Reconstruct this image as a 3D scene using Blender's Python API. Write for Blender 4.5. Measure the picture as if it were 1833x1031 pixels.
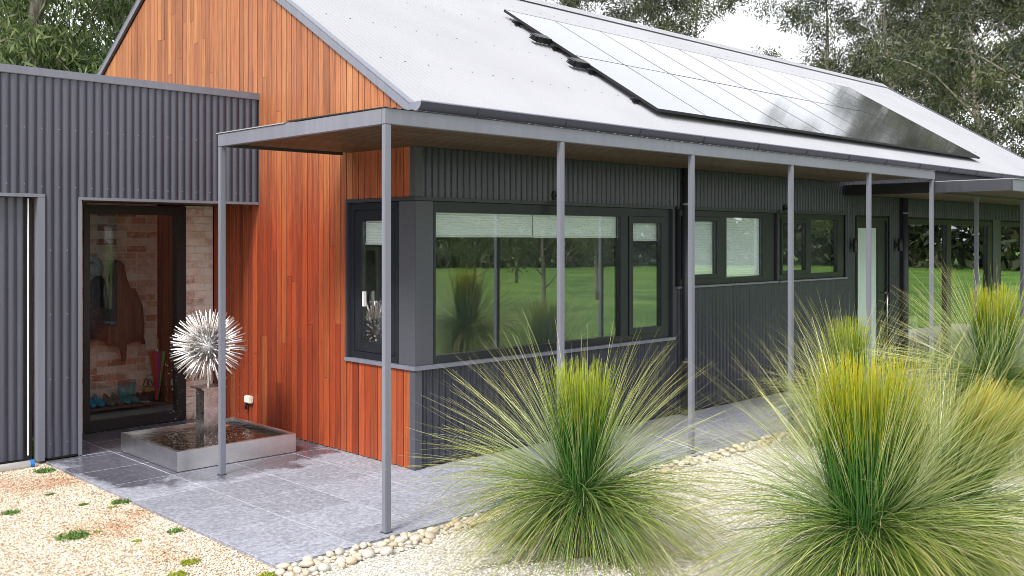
import bpy, bmesh, math, random
import numpy as np
from mathutils import Vector, Matrix, Euler

# ------------------------------------------------------------------ camera, sky, sun, exposure
S = bpy.context.scene
for o in list(bpy.data.objects):
    bpy.data.objects.remove(o)
COL = S.collection
cam = bpy.data.cameras.new('camera'); camo = bpy.data.objects.new('camera', cam); COL.objects.link(camo)
camo.location = (-5.496, -6.849, 2.06)
camo.rotation_euler = (math.pi / 2, 0, math.radians(45.64 - 90))
cam.sensor_width = 36; cam.lens = 36 * 1755.6 / 1833; cam.shift_y = -88.5 / 1833
cam.clip_start = 0.05; cam.clip_end = 2000
S.camera = camo

SUN_EL, SUN_AZ = math.radians(46), math.radians(197)      # azimuth of the sun, counter-clockwise from +X
W = bpy.data.worlds.new('World'); S.world = W; W.use_nodes = True
nt = W.node_tree; nt.nodes.clear()
sky = nt.nodes.new('ShaderNodeTexSky'); sky.sky_type = 'NISHITA'; sky.sun_disc = False
sky.sun_elevation = SUN_EL; sky.sun_rotation = math.pi / 2 - SUN_AZ
sky.air_density = 1.0; sky.dust_density = 5.0; sky.ozone_density = 1.0
hs = nt.nodes.new('ShaderNodeHueSaturation'); hs.inputs['Saturation'].default_value = 0.22; hs.inputs['Value'].default_value = 1.0
bg = nt.nodes.new('ShaderNodeBackground'); bg.inputs['Strength'].default_value = 0.15
wo = nt.nodes.new('ShaderNodeOutputWorld')
ov = nt.nodes.new('ShaderNodeMix'); ov.data_type = 'RGBA'; ov.inputs[0].default_value = 0.70      # even white cloud deck over the clear sky
ov.inputs[7].default_value = (5.9, 6.05, 6.4, 1)
nt.links.new(sky.outputs[0], hs.inputs['Color']); nt.links.new(hs.outputs[0], ov.inputs[6]); nt.links.new(ov.outputs[2], bg.inputs['Color']); nt.links.new(bg.outputs[0], wo.inputs['Surface'])

sl = bpy.data.lights.new('sun', 'SUN'); sl.energy = 2.0; sl.angle = math.radians(16); sl.color = (1.0, 0.96, 0.9)
so = bpy.data.objects.new('sun', sl); COL.objects.link(so)
sd = Vector((math.cos(SUN_EL) * math.cos(SUN_AZ), math.cos(SUN_EL) * math.sin(SUN_AZ), math.sin(SUN_EL)))
so.rotation_euler = sd.to_track_quat('Z', 'Y').to_euler(); so.location = (-10, -10, 20)

S.view_settings.view_transform = 'Standard'; S.view_settings.look = 'None'
S.view_settings.exposure = 0.95; S.view_settings.gamma = 1.0
S.render.engine = 'CYCLES'
S.cycles.max_bounces = 6; S.cycles.diffuse_bounces = 3; S.cycles.glossy_bounces = 4; S.cycles.transparent_max_bounces = 12
S.cycles.sample_clamp_indirect = 6.0
S.cycles.filter_width = 0.9

# ------------------------------------------------------------------ helpers
R = math.radians
rnd = random.Random(7)
WL = {}                                                     # world position of every object origin

def tag(o, label=None, cat=None, group=None, kind=None):
    if label: o['label'] = label
    if cat: o['category'] = cat
    if group: o['group'] = group
    if kind: o['kind'] = kind
    return o

def link(o, parent=None, loc=(0, 0, 0)):
    COL.objects.link(o); loc = Vector(loc); WL[o.name] = loc
    if parent is not None:
        o.parent = parent; o.location = loc - WL[parent.name]
    else:
        o.location = loc
    return o

def empty(name, loc, label=None, cat=None, group=None, parent=None):
    o = bpy.data.objects.new(name, None); o.empty_display_size = 0.1
    link(o, parent, loc)
    return tag(o, label, cat, group)

def mesh(name, verts, faces, mat=None, smooth=False):
    m = bpy.data.meshes.new(name); m.from_pydata([tuple(v) for v in verts], [], faces); m.update()
    if mat: m.materials.append(mat)
    if smooth: m.polygons.foreach_set('use_smooth', [True] * len(m.polygons))
    return m

def obj(name, verts, faces, mat, parent=None, smooth=False, origin=None):
    """verts in world coordinates; the object's origin goes to `origin` (default bottom centre)."""
    v = np.asarray(verts, float)
    if origin is None:
        lo, hi = v.min(0), v.max(0); origin = ((lo[0] + hi[0]) / 2, (lo[1] + hi[1]) / 2, lo[2])
    m = mesh(name, v - np.asarray(origin), faces, mat, smooth)
    o = bpy.data.objects.new(name, m)
    return link(o, parent, origin)

class MB:
    def __init__(s): s.v = []; s.f = []
    def add(s, v, f):
        n = len(s.v); s.v += [tuple(p) for p in v]; s.f += [tuple(i + n for i in q) for q in f]; return s
    def box(s, x0, x1, y0, y1, z0, z1):
        return s.add([(x0,y0,z0),(x1,y0,z0),(x1,y1,z0),(x0,y1,z0),(x0,y0,z1),(x1,y0,z1),(x1,y1,z1),(x0,y1,z1)],
                     [(0,3,2,1),(4,5,6,7),(0,1,5,4),(1,2,6,5),(2,3,7,6),(3,0,4,7)])
    def tube(s, pts, rad, n=10, cap=True):
        pts = [Vector(p) for p in pts]
        if not hasattr(rad, '__len__'): rad = [rad] * len(pts)
        vs = []; prev = None
        for i, p in enumerate(pts):
            t = (pts[min(i + 1, len(pts) - 1)] - pts[max(i - 1, 0)]).normalized()
            if prev is None:
                a = t.orthogonal().normalized()
            else:
                a = (prev - t * prev.dot(t)).normalized()
            prev = a; b = t.cross(a)
            for k in range(n):
                q = 2 * math.pi * k / n; vs.append(p + (a * math.cos(q) + b * math.sin(q)) * rad[i])
        fs = [(i*n+k, i*n+(k+1) % n, (i+1)*n+(k+1) % n, (i+1)*n+k) for i in range(len(pts)-1) for k in range(n)]
        if cap: fs += [tuple(range(n))[::-1], tuple((len(pts)-1)*n+k for k in range(n))]
        return s.add(vs, fs)
    def lathe(s, c, prof, n=24, axis='Z'):
        vs = []
        for r_, h in prof:
            for k in range(n):
                q = 2 * math.pi * k / n
                if axis == 'Z': vs.append((c[0]+r_*math.cos(q), c[1]+r_*math.sin(q), c[2]+h))
                elif axis == 'Y': vs.append((c[0]+r_*math.cos(q), c[1]+h, c[2]+r_*math.sin(q)))
                else: vs.append((c[0]+h, c[1]+r_*math.cos(q), c[2]+r_*math.sin(q)))
        fs = [(i*n+k, i*n+(k+1) % n, (i+1)*n+(k+1) % n, (i+1)*n+k) for i in range(len(prof)-1) for k in range(n)]
        fs += [tuple(range(n))[::-1], tuple((len(prof)-1)*n+k for k in range(n))]
        return s.add(vs, fs)
    def build(s, name, mat, parent=None, smooth=False, origin=None, bevel=0):
        o = obj(name, s.v, s.f, mat, parent, smooth, origin)
        bm = bmesh.new(); bm.from_mesh(o.data)
        bmesh.ops.recalc_face_normals(bm, faces=bm.faces)
        if bevel: bmesh.ops.bevel(bm, geom=bm.edges[:], offset=bevel, segments=2, affect='EDGES', clamp_overlap=True)
        bm.to_mesh(o.data); bm.free()
        return o

def box(name, x0, x1, y0, y1, z0, z1, mat, parent=None, bevel=0):
    return MB().box(x0, x1, y0, y1, z0, z1).build(name, mat, parent, bevel=bevel)

_bc = {}
def shared_box(name, c, size, mat, parent, bevel=0.0, rot=None):
    """box centred on c, mesh shared between boxes of the same size and material"""
    k = (round(size[0], 3), round(size[1], 3), round(size[2], 3), mat.name, bevel)
    if k not in _bc:
        bm = bmesh.new(); bmesh.ops.create_cube(bm, size=1.0)
        for v in bm.verts: v.co = Vector((v.co.x*size[0], v.co.y*size[1], v.co.z*size[2]))
        if bevel: bmesh.ops.bevel(bm, geom=bm.edges[:], offset=bevel, segments=1, affect='EDGES')
        m = bpy.data.meshes.new(name); bm.to_mesh(m); bm.free(); m.materials.append(mat); _bc[k] = m
    o = bpy.data.objects.new(name, _bc[k]); link(o, parent, c)
    if rot: o.rotation_euler = rot
    return o

def pmap(plane):
    return (lambda u, z, t: (u, t, z)) if plane == 'Y' else (lambda u, z, t: (t, u, z))

def holed(plane, u0, u1, z0, z1, holes, t0, t1):
    """slab in a wall plane between depths t0 (front) and t1 with rectangular holes (u0,u1,z0,z1)"""
    P = pmap(plane)
    us = sorted({u0, u1} | {min(max(h[i], u0), u1) for h in holes for i in (0, 1)})
    zs = sorted({z0, z1} | {min(max(h[i], z0), z1) for h in holes for i in (2, 3)})
    solid = {}
    for i in range(len(us)-1):
        for j in range(len(zs)-1):
            cu, cz = (us[i]+us[i+1])/2, (zs[j]+zs[j+1])/2
            solid[i, j] = not any(h[0] < cu < h[1] and h[2] < cz < h[3] for h in holes)
    v = []; f = []; idx = {}
    def V(i, j, k):
        if (i, j, k) not in idx:
            idx[i, j, k] = len(v); v.append(P(us[i], zs[j], (t0, t1)[k]))
        return idx[i, j, k]
    for (i, j), s in solid.items():
        if not s: continue
        f.append((V(i,j,0), V(i+1,j,0), V(i+1,j+1,0), V(i,j+1,0)))
        f.append((V(i,j,1), V(i,j+1,1), V(i+1,j+1,1), V(i+1,j,1)))
        for di, dj, a, b in ((-1,0,(i,j),(i,j+1)), (1,0,(i+1,j),(i+1,j+1)), (0,-1,(i,j),(i+1,j)), (0,1,(i,j+1),(i+1,j+1))):
            if not solid.get((i+di, j+dj), False):
                f.append((V(*a,0), V(*b,0), V(*b,1), V(*a,1)))
    m = MB(); m.v = v; m.f = f
    return m

def corr(name, x0, x1, z0, z1, y, mat, parent, amp=0.011, pitch=0.076, nseg=16):
    """corrugated sheet facing -Y"""
    n = max(2, int((x1-x0)/pitch*nseg))
    v = []; f = []
    for i in range(n+1):
        x = x0 + (x1-x0)*i/n
        yy = y - amp*(2*abs(math.sin(math.pi*(x/pitch+0.25)))**0.75 - 1)
        v += [(x, yy, z0), (x, yy, z1)]
    for i in range(n): f.append((2*i, 2*i+2, 2*i+3, 2*i+1))
    return obj(name, v, f, mat, parent, smooth=True)

# ------------------------------------------------------------------ materials
def newmat(name):
    m = bpy.data.materials.new(name); m.use_nodes = True
    n = m.node_tree; b = n.nodes['Principled BSDF']
    return m, n, b
def N(n, t, **kw):
    x = n.nodes.new(t)
    for k, v in kw.items():
        if k.startswith('i_'): x.inputs[k[2:].replace('_', ' ')].default_value = v
        else: setattr(x, k, v)
    return x
def ramp(n, fac, stops):
    r = n.nodes.new('ShaderNodeValToRGB'); e = r.color_ramp.elements
    while len(e) > len(stops): e.remove(e[-1])
    while len(e) < len(stops): e.new(0.5)
    for el, (p, c) in zip(e, stops):
        el.position = p; el.color = (c[0], c[1], c[2], 1) if hasattr(c, '__len__') else (c, c, c, 1)
    n.links.new(fac, r.inputs[0]); return r
def coords(n, scale=(1, 1, 1), obj_space=False):
    if obj_space:
        c = n.nodes.new('ShaderNodeTexCoord').outputs['Object']
    else:
        c = n.nodes.new('ShaderNodeNewGeometry').outputs['Position']
    mp = n.nodes.new('ShaderNodeMapping'); mp.inputs['Scale'].default_value = scale
    n.links.new(c, mp.inputs[0]); return mp.outputs[0]
def noise(n, vec, scale, detail=4, rough=0.5):
    x = n.nodes.new('ShaderNodeTexNoise'); x.inputs['Scale'].default_value = scale; x.inputs['Detail'].default_value = detail
    x.inputs['Roughness'].default_value = rough; n.links.new(vec, x.inputs['Vector']); return x.outputs['Fac']
def bump(n, b, h, strength=0.3, dist=0.01):
    x = n.nodes.new('ShaderNodeBump'); x.inputs['Strength'].default_value = strength; x.inputs['Distance'].default_value = dist
    n.links.new(h, x.inputs['Height']); n.links.new(x.outputs[0], b.inputs['Normal']); return x
def mixc(n, fac, a, b, mode='MIX'):
    x = n.nodes.new('ShaderNodeMix'); x.data_type = 'RGBA'; x.blend_type = mode
    for s, v in ((x.inputs[0], fac), (x.inputs[6], a), (x.inputs[7], b)):
        if isinstance(v, (int, float)): s.default_value = v
        elif isinstance(v, tuple): s.default_value = (*v, 1)
        else: n.links.new(v, s)
    return x.outputs[2]
def math_(n, op, a, b=None):
    x = n.nodes.new('ShaderNodeMath'); x.operation = op
    for s, v in zip(x.inputs, (a, b)):
        if v is None: continue
        if isinstance(v, (int, float)): s.default_value = v
        else: n.links.new(v, s)
    return x.outputs[0]

def plain(name, col, rough=0.5, metal=0.0, var=0.12, scale=8, spec=0.5, bmp=0.0):
    m, n, b = newmat(name)
    f = noise(n, coords(n), scale, 5)
    lo = tuple(c*(1-var) for c in col); hi = tuple(min(1, c*(1+var)) for c in col)
    r = ramp(n, f, [(0.3, lo), (0.7, hi)]); n.links.new(r.outputs[0], b.inputs['Base Color'])
    rr = ramp(n, noise(n, coords(n), scale*2.3, 3), [(0.3, max(0, rough-0.07)), (0.7, min(1, rough+0.07))]); n.links.new(rr.outputs[0], b.inputs['Roughness'])
    b.inputs['Metallic'].default_value = metal; b.inputs['Specular IOR Level'].default_value = spec
    if bmp: bump(n, b, noise(n, coords(n), scale*12, 4), bmp, 0.004)
    return m

def painted(name, col, rough=0.42, streak=True):
    """painted sheet steel: slight dust streaks running down"""
    m, n, b = newmat(name)
    v = coords(n, (9, 9, 0.5)); f1 = noise(n, v, 1.5, 6); f2 = noise(n, coords(n), 1.1, 3)
    f = math_(n, 'ADD', math_(n, 'MULTIPLY', f1, 0.6), math_(n, 'MULTIPLY', f2, 0.4))
    r = ramp(n, f, [(0.3, tuple(c*0.86 for c in col)), (0.55, col), (0.75, tuple(c*1.18 for c in col))])
    n.links.new(r.outputs[0], b.inputs['Base Color'])
    rr = ramp(n, f1, [(0.3, rough-0.06), (0.7, rough+0.08)]); n.links.new(rr.outputs[0], b.inputs['Roughness'])
    return m

M = {}
M['clad'] = painted('dark_steel', (0.033, 0.036, 0.051), 0.25)
M['litclad'] = painted('lit_dark_steel', (0.060, 0.063, 0.088), 0.24)  # same steel as the long wall, lightened to paint in the wing's stronger light
M['trim'] = painted('grey_steel', (0.165, 0.172, 0.212), 0.42)
M['trimdark'] = painted('charcoal_steel', (0.036, 0.038, 0.048), 0.42)
M['frame'] = plain('window_frame', (0.012, 0.015, 0.021), 0.36, var=0.1)
M['framegrey'] = plain('corner_panel', (0.065, 0.069, 0.084), 0.5, var=0.06, scale=40)
M['black'] = plain('black_metal', (0.014, 0.014, 0.016), 0.45)
M['core'] = plain('wall_core', (0.03, 0.028, 0.028), 0.9)
M['white'] = plain('white_paint', (0.75, 0.76, 0.75), 0.6, var=0.03)
M['inwall'] = plain('interior_paint', (0.42, 0.47, 0.46), 0.8, var=0.04)
M['infloor'] = plain('interior_floor', (0.30, 0.30, 0.28), 0.4, var=0.15, scale=4)
M['chrome'] = plain('brushed_chrome', (0.7, 0.7, 0.7), 0.25, 1.0, var=0.05)
M['plastic'] = plain('cream_plastic', (0.75, 0.72, 0.62), 0.4, var=0.04)
M['blue'] = plain('blue_cap', (0.02, 0.16, 0.5), 0.4)

# roof
def roof_mat():
    m, n, b = newmat('pale_roof_steel')
    f = noise(n, coords(n), 0.7, 5)
    r = ramp(n, f, [(0.3, (0.275, 0.278, 0.302)), (0.7, (0.31, 0.313, 0.337))]); n.links.new(r.outputs[0], b.inputs['Base Color'])
    b.inputs['Roughness'].default_value = 0.62; b.inputs['Specular IOR Level'].default_value = 0.25
    return m
M['roof'] = roof_mat()

def timber_mat(name, stops, weather_and_light=True):
    m, n, b = newmat(name)
    oi = n.nodes.new('ShaderNodeObjectInfo')
    g = coords(n, (1, 1, 1))
    add = n.nodes.new('ShaderNodeVectorMath'); add.operation = 'MULTIPLY_ADD'
    cmb = n.nodes.new('ShaderNodeCombineXYZ'); n.links.new(oi.outputs['Random'], cmb.inputs[2])
    n.links.new(cmb.outputs[0], add.inputs[0]); add.inputs[1].default_value = (0, 0, 37); n.links.new(g, add.inputs[2])
    mp = n.nodes.new('ShaderNodeMapping'); mp.inputs['Scale'].default_value = (30, 30, 1.1); n.links.new(add.outputs[0], mp.inputs[0])
    grain = noise(n, mp.outputs[0], 2.2, 8, 0.62)
    mp2 = n.nodes.new('ShaderNodeMapping'); mp2.inputs['Scale'].default_value = (120, 120, 2.5); n.links.new(add.outputs[0], mp2.inputs[0])
    fine = noise(n, mp2.outputs[0], 2.0, 4)
    base = ramp(n, oi.outputs['Random'], stops)
    g1 = ramp(n, grain, [(0.3, 0.62), (0.5, 0.97), (0.72, 1.25)])
    c = mixc(n, 1.0, base.outputs[0], g1.outputs[0], 'MULTIPLY')
    g2 = ramp(n, fine, [(0.25, 0.82), (0.75, 1.1)])
    c = mixc(n, 1.0, c, g2.outputs[0], 'MULTIPLY')
    if weather_and_light:      # boards above the canopy are a paler honey brown: sun-bleached, with brighter light painted in
        sp = n.nodes.new('ShaderNodeSeparateXYZ'); n.links.new(coords(n), sp.inputs[0])
        zz = math_(n, 'ADD', sp.outputs[2], math_(n, 'MULTIPLY', math_(n, 'SUBTRACT', grain, 0.5), 1.6))
        w = ramp(n, math_(n, 'DIVIDE', zz, 5.0), [(0.42, 0.0), (0.66, 0.75)])
        pale = mixc(n, 1.0, ramp(n, oi.outputs['Random'], [(0, (0.27, 0.108, 0.050)), (0.25, (0.35, 0.145, 0.062)), (0.5, (0.41, 0.178, 0.074)), (0.72, (0.31, 0.122, 0.058)), (0.93, (0.45, 0.21, 0.084)), (1, (0.26, 0.105, 0.052))]).outputs[0], g1.outputs[0], 'MULTIPLY')
        c = mixc(n, w.outputs[0], c, pale)
    n.links.new(c, b.inputs['Base Color'])
    rr = ramp(n, grain, [(0.3, 0.62), (0.7, 0.42)]); n.links.new(rr.outputs[0], b.inputs['Roughness'])
    b.inputs['Specular IOR Level'].default_value = 0.35
    bump(n, b, fine, 0.25, 0.003)
    return m
M['board'] = timber_mat('oiled_hardwood', [(0, (0.17, 0.030, 0.013)), (0.2, (0.28, 0.046, 0.017)), (0.5, (0.37, 0.076, 0.025)), (0.72, (0.23, 0.038, 0.016)), (0.94, (0.40, 0.115, 0.038)), (1, (0.19, 0.036, 0.015))])
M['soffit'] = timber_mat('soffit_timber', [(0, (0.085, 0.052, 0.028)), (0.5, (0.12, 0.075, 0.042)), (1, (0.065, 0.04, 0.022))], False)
M['shelf'] = timber_mat('shelf_timber', [(0, (0.12, 0.05, 0.03)), (1, (0.15, 0.06, 0.03))], False)

def brick_mat(name='recycled_brick', lo=0.52, hi=0.66):
    m, n, b = newmat(name)
    oi = n.nodes.new('ShaderNodeObjectInfo')
    base = ramp(n, oi.outputs['Random'], [(0, (0.48, 0.21, 0.13)), (0.2, (0.58, 0.33, 0.23)), (0.45, (0.66, 0.45, 0.35)), (0.75, (0.70, 0.55, 0.46)), (0.9, (0.44, 0.17, 0.10)), (1, (0.30, 0.13, 0.09))])
    v = coords(n); f = noise(n, v, 14, 6, 0.65); w = noise(n, v, 6, 5, 0.7)
    c = mixc(n, 1.0, base.outputs[0], ramp(n, f, [(0.3, 0.75), (0.7, 1.2)]).outputs[0], 'MULTIPLY')
    c = mixc(n, ramp(n, w, [(lo, 0.0), (hi, 0.8)]).outputs[0], c, (0.74, 0.65, 0.59))    # old mortar wash; the extra on the pier stands in for light
    n.links.new(c, b.inputs['Base Color']); b.inputs['Roughness'].default_value = 0.9
    bump(n, b, f, 0.6, 0.008)
    return m
M['brick'] = brick_mat(); M['litbrick'] = brick_mat('lit_brick', 0.36, 0.56)  # second brick is the pier's copy, paled to paint daylight into its colour
M['mortar'] = plain('mortar', (0.60, 0.54, 0.50), 0.95, var=0.15, scale=30, bmp=0.5)

def paver_mat():
    m, n, b = newmat('bluestone')
    oi = n.nodes.new('ShaderNodeObjectInfo'); v = coords(n)
    f = noise(n, v, 26, 6, 0.7); f2 = noise(n, v, 5, 5, 0.6); f3 = noise(n, v, 160, 3, 0.6)
    base = ramp(n, f, [(0.32, (0.165, 0.175, 0.22)), (0.5, (0.275, 0.285, 0.335)), (0.70, (0.43, 0.44, 0.49))])
    t = ramp(n, oi.outputs['Random'], [(0, 0.84), (0.5, 1.0), (1, 1.10)])
    c = mixc(n, 1.0, base.outputs[0], t.outputs[0], 'MULTIPLY')
    c = mixc(n, 1.0, c, ramp(n, f2, [(0.3, 0.85), (0.7, 1.1)]).outputs[0], 'MULTIPLY')
    c = mixc(n, 1.0, c, ramp(n, f3, [(0.3, 0.8), (0.7, 1.18)]).outputs[0], 'MULTIPLY')
    # splash-wet patch round the fountain
    sp = n.nodes.new('ShaderNodeSeparateXYZ'); n.links.new(v, sp.inputs[0])
    dx = math_(n, 'DIVIDE', math_(n, 'SUBTRACT', sp.outputs[0], -1.05), 1.28)
    dy = math_(n, 'DIVIDE', math_(n, 'SUBTRACT', sp.outputs[1], 2.45), 1.62)
    d2 = math_(n, 'ADD', math_(n, 'POWER', math_(n, 'ABSOLUTE', dx), 3), math_(n, 'POWER', math_(n, 'ABSOLUTE', dy), 3))
    d2 = math_(n, 'ADD', d2, math_(n, 'MULTIPLY', math_(n, 'SUBTRACT', noise(n, v, 2.6, 5, 0.6), 0.5), 2.2))
    wet = ramp(n, d2, [(0.75, 1.0), (1.2, 0.0)])
    c = mixc(n, wet.outputs[0], c, mixc(n, 1.0, c, (0.38, 0.37, 0.40), 'MULTIPLY'))
    n.links.new(c, b.inputs['Base Color'])
    rr = mixc(n, wet.outputs[0], ramp(n, f, [(0.3, 0.55), (0.7, 0.75)]).outputs[0], ramp(n, f2, [(0.35, 0.06), (0.7, 0.25)]).outputs[0])
    n.links.new(rr, b.inputs['Roughness'])
    bump(n, b, f, 0.12, 0.003)
    return m
M['paver'] = paver_mat()
M['grout'] = plain('grout', (0.34, 0.345, 0.385), 0.9, var=0.2, scale=20)

def gravel_ground(name, a, b_, c_, patch=None):
    m, n, b = newmat(name); v = coords(n)
    vo = n.nodes.new('ShaderNodeTexVoronoi'); vo.inputs['Scale'].default_value = 55; n.links.new(v, vo.inputs['Vector'])
    c = ramp(n, vo.outputs['Color'], [(0.2, a), (0.5, b_), (0.8, c_)]).outputs[0]
    if patch:
        w = ramp(n, noise(n, v, 0.9, 5, 0.65), [(0.52, 0.0), (0.66, 0.8)])
        c = mixc(n, w.outputs[0], c, mixc(n, 1.0, c, patch, 'MULTIPLY'))
    dd = ramp(n, vo.outputs['Distance'], [(0.25, 1.0), (0.7, 0.55)])
    c = mixc(n, 1.0, c, dd.outputs[0], 'MULTIPLY')
    n.links.new(c, b.inputs['Base Color']); b.inputs['Roughness'].default_value = 0.85
    bump(n, b, vo.outputs['Distance'], -0.9, 0.012)
    return m
M['gravel'] = gravel_ground('cream_gravel', (0.42, 0.31, 0.21), (0.55, 0.43, 0.30), (0.64, 0.54, 0.40), (0.74, 0.52, 0.38))
M['palegravel'] = gravel_ground('pale_gravel', (0.50, 0.46, 0.39), (0.62, 0.59, 0.52), (0.72, 0.70, 0.64))

def stone_mat(name, stops, patch=None, scale=1.0):
    m, n, b = newmat(name)
    at = n.nodes.new('ShaderNodeAttribute'); at.attribute_name = 'rnd'
    c = ramp(n, at.outputs['Fac'], stops).outputs[0]
    if patch:
        w = ramp(n, noise(n, coords(n), 0.9, 5, 0.65), [(0.52, 0.0), (0.66, 0.8)])
        c = mixc(n, w.outputs[0], c, mixc(n, 1.0, c, patch, 'MULTIPLY'))
    n.links.new(c, b.inputs['Base Color']); b.inputs['Roughness'].default_value = 0.75
    return m
M['stones'] = stone_mat('gravel_stones', [(0, (0.36, 0.26, 0.18)), (0.3, (0.60, 0.49, 0.36)), (0.6, (0.72, 0.62, 0.49)), (0.85, (0.80, 0.74, 0.64)), (1, (0.46, 0.39, 0.33))], (0.74, 0.52, 0.38))
M['palestones'] = stone_mat('pale_stones', [(0, (0.46, 0.40, 0.31)), (0.35, (0.66, 0.62, 0.54)), (0.8, (0.78, 0.76, 0.71)), (1, (0.54, 0.50, 0.43))])

def pebble_mat():
    m, n, b = newmat('river_pebble')
    oi = n.nodes.new('ShaderNodeObjectInfo')
    base = ramp(n, oi.outputs['Random'], [(0, (0.44, 0.36, 0.26)), (0.35, (0.55, 0.48, 0.38)), (0.6, (0.42, 0.40, 0.36)), (0.8, (0.50, 0.37, 0.24)), (1, (0.62, 0.57, 0.48))])
    f = noise(n, coords(n), 30, 5, 0.6)
    c = mixc(n, 1.0, base.outputs[0], ramp(n, f, [(0.3, 0.78), (0.7, 1.15)]).outputs[0], 'MULTIPLY')
    n.links.new(c, b.inputs['Base Color']); b.inputs['Roughness'].default_value = 0.65; bump(n, b, f, 0.2, 0.004)
    return m
M['pebble'] = pebble_mat()

def lawn_mat():
    m, n, b = newmat('lawn_grass'); v = coords(n)
    f = noise(n, v, 0.28, 8, 0.68); f2 = noise(n, v, 9, 6, 0.7)
    c = ramp(n, f, [(0.3, (0.05, 0.12, 0.014)), (0.52, (0.12, 0.25, 0.024)), (0.72, (0.24, 0.36, 0.06))]).outputs[0]
    c = mixc(n, 1.0, c, ramp(n, f2, [(0.3, 0.6), (0.7, 1.35)]).outputs[0], 'MULTIPLY')
    n.links.new(c, b.inputs['Base Color']); b.inputs['Roughness'].default_value = 0.85; bump(n, b, f2, 0.8, 0.04)
    return m
M['lawn'] = lawn_mat()

def glass_mat(name, r0=0.10, tint=(0.86, 0.93, 0.92)):
    m = bpy.data.materials.new(name); m.use_nodes = True; n = m.node_tree; n.nodes.clear()
    lw = N(n, 'ShaderNodeLayerWeight'); lw.inputs['Blend'].default_value = 0.5
    p5 = math_(n, 'POWER', lw.outputs['Facing'], 5.0)
    fac = math_(n, 'ADD', math_(n, 'MULTIPLY', p5, 1 - r0), r0)
    tr = N(n, 'ShaderNodeBsdfTransparent'); tr.inputs[0].default_value = (*tint, 1)
    gl = N(n, 'ShaderNodeBsdfGlossy'); gl.inputs['Roughness'].default_value = 0.0; gl.inputs['Color'].default_value = (1, 1, 1, 1)
    bp = N(n, 'ShaderNodeBump'); bp.inputs['Strength'].default_value = 0.02; bp.inputs['Distance'].default_value = 0.02
    n.links.new(noise(n, coords(n), 2.2, 2), bp.inputs['Height']); n.links.new(bp.outputs[0], gl.inputs['Normal'])
    mx = N(n, 'ShaderNodeMixShader'); out = N(n, 'ShaderNodeOutputMaterial')
    n.links.new(fac, mx.inputs[0]); n.links.new(tr.outputs[0], mx.inputs[1]); n.links.new(gl.outputs[0], mx.inputs[2]); n.links.new(mx.outputs[0], out.inputs[0])
    return m
M['glass'] = glass_mat('window_glass', 0.155, (0.95, 0.985, 0.98))
M['entryglass'] = glass_mat('entry_glass', 0.035, (0.93, 0.95, 0.95))

def frosted():
    m, n, b = newmat('frosted_glass')
    f = noise(n, coords(n), 60, 3)
    n.links.new(ramp(n, f, [(0.3, (0.52, 0.62, 0.61)), (0.7, (0.60, 0.70, 0.69))]).outputs[0], b.inputs['Base Color'])
    b.inputs['Roughness'].default_value = 0.12; b.inputs['Specular IOR Level'].default_value = 0.8
    return m
M['frosted'] = frosted()
def blind_mat():
    m, n, b = newmat('blind_fabric')
    f = noise(n, coords(n, (1, 1, 14)), 5, 4)
    n.links.new(ramp(n, f, [(0.3, (0.86, 0.89, 0.88)), (0.7, (0.92, 0.93, 0.925))]).outputs[0], b.inputs['Base Color'])
    b.inputs['Roughness'].default_value = 0.8
    b.inputs['Subsurface Weight'].default_value = 0.0
    return m
M['blind'] = blind_mat()

def panel_mat():
    m, n, b = newmat('solar_cells')
    br = N(n, 'ShaderNodeTexBrick'); br.offset = 0; br.inputs['Scale'].default_value = 1
    br.inputs['Color1'].default_value = (0.012, 0.013, 0.02, 1); br.inputs['Color2'].default_value = (0.014, 0.015, 0.022, 1); br.inputs['Mortar'].default_value = (0.03, 0.03, 0.035, 1)
    br.inputs['Brick Width'].default_value = 0.165; br.inputs['Row Height'].default_value = 0.165; br.inputs['Mortar Size'].default_value = 0.0025
    n.links.new(coords(n, (1, 1, 1), True), br.inputs['Vector']); n.links.new(br.outputs[0], b.inputs['Base Color'])
    b.inputs['Roughness'].default_value = 0.12; b.inputs['IOR'].default_value = 2.2
    b.inputs['Coat Weight'].default_value = 1.0; b.inputs['Coat Roughness'].default_value = 0.09; b.inputs['Coat IOR'].default_value = 2.2
    return m
M['panel'] = panel_mat()

def steel_mat(name, base=(0.62, 0.62, 0.62), rough=0.2):
    m, n, b = newmat(name)
    f = noise(n, coords(n, (3, 3, 90)), 3, 4); w = noise(n, coords(n), 5, 4)
    n.links.new(ramp(n, w, [(0.3, tuple(c*0.85 for c in base)), (0.7, base)]).outputs[0], b.inputs['Base Color'])
    n.links.new(ramp(n, f, [(0.3, rough-0.05), (0.7, rough+0.1)]).outputs[0], b.inputs['Roughness'])
    b.inputs['Metallic'].default_value = 1.0
    return m
M['steel'] = steel_mat('brushed_steel', (0.80, 0.80, 0.81), 0.32)
M['rod'] = steel_mat('polished_rod', (0.88, 0.86, 0.84), 0.24)
M['rustpost'] = plain('dark_steel_column', (0.55, 0.52, 0.51), 0.3, 1.0, var=0.3, scale=14)
def water_mat():
    m, n, b = newmat('basin_water'); v = coords(n)
    f = noise(n, v, 16, 5, 0.6); f2 = noise(n, v, 34, 3)
    n.links.new(ramp(n, f, [(0.3, (0.012, 0.009, 0.007)), (0.6, (0.022, 0.016, 0.011)), (0.8, (0.035, 0.026, 0.018))]).outputs[0], b.inputs['Base Color'])
    b.inputs['Roughness'].default_value = 0.04; b.inputs['IOR'].default_value = 1.33
    bump(n, b, noise(n, v, 11, 3, 0.5), 0.35, 0.03)
    return m
M['water'] = water_mat()
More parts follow.
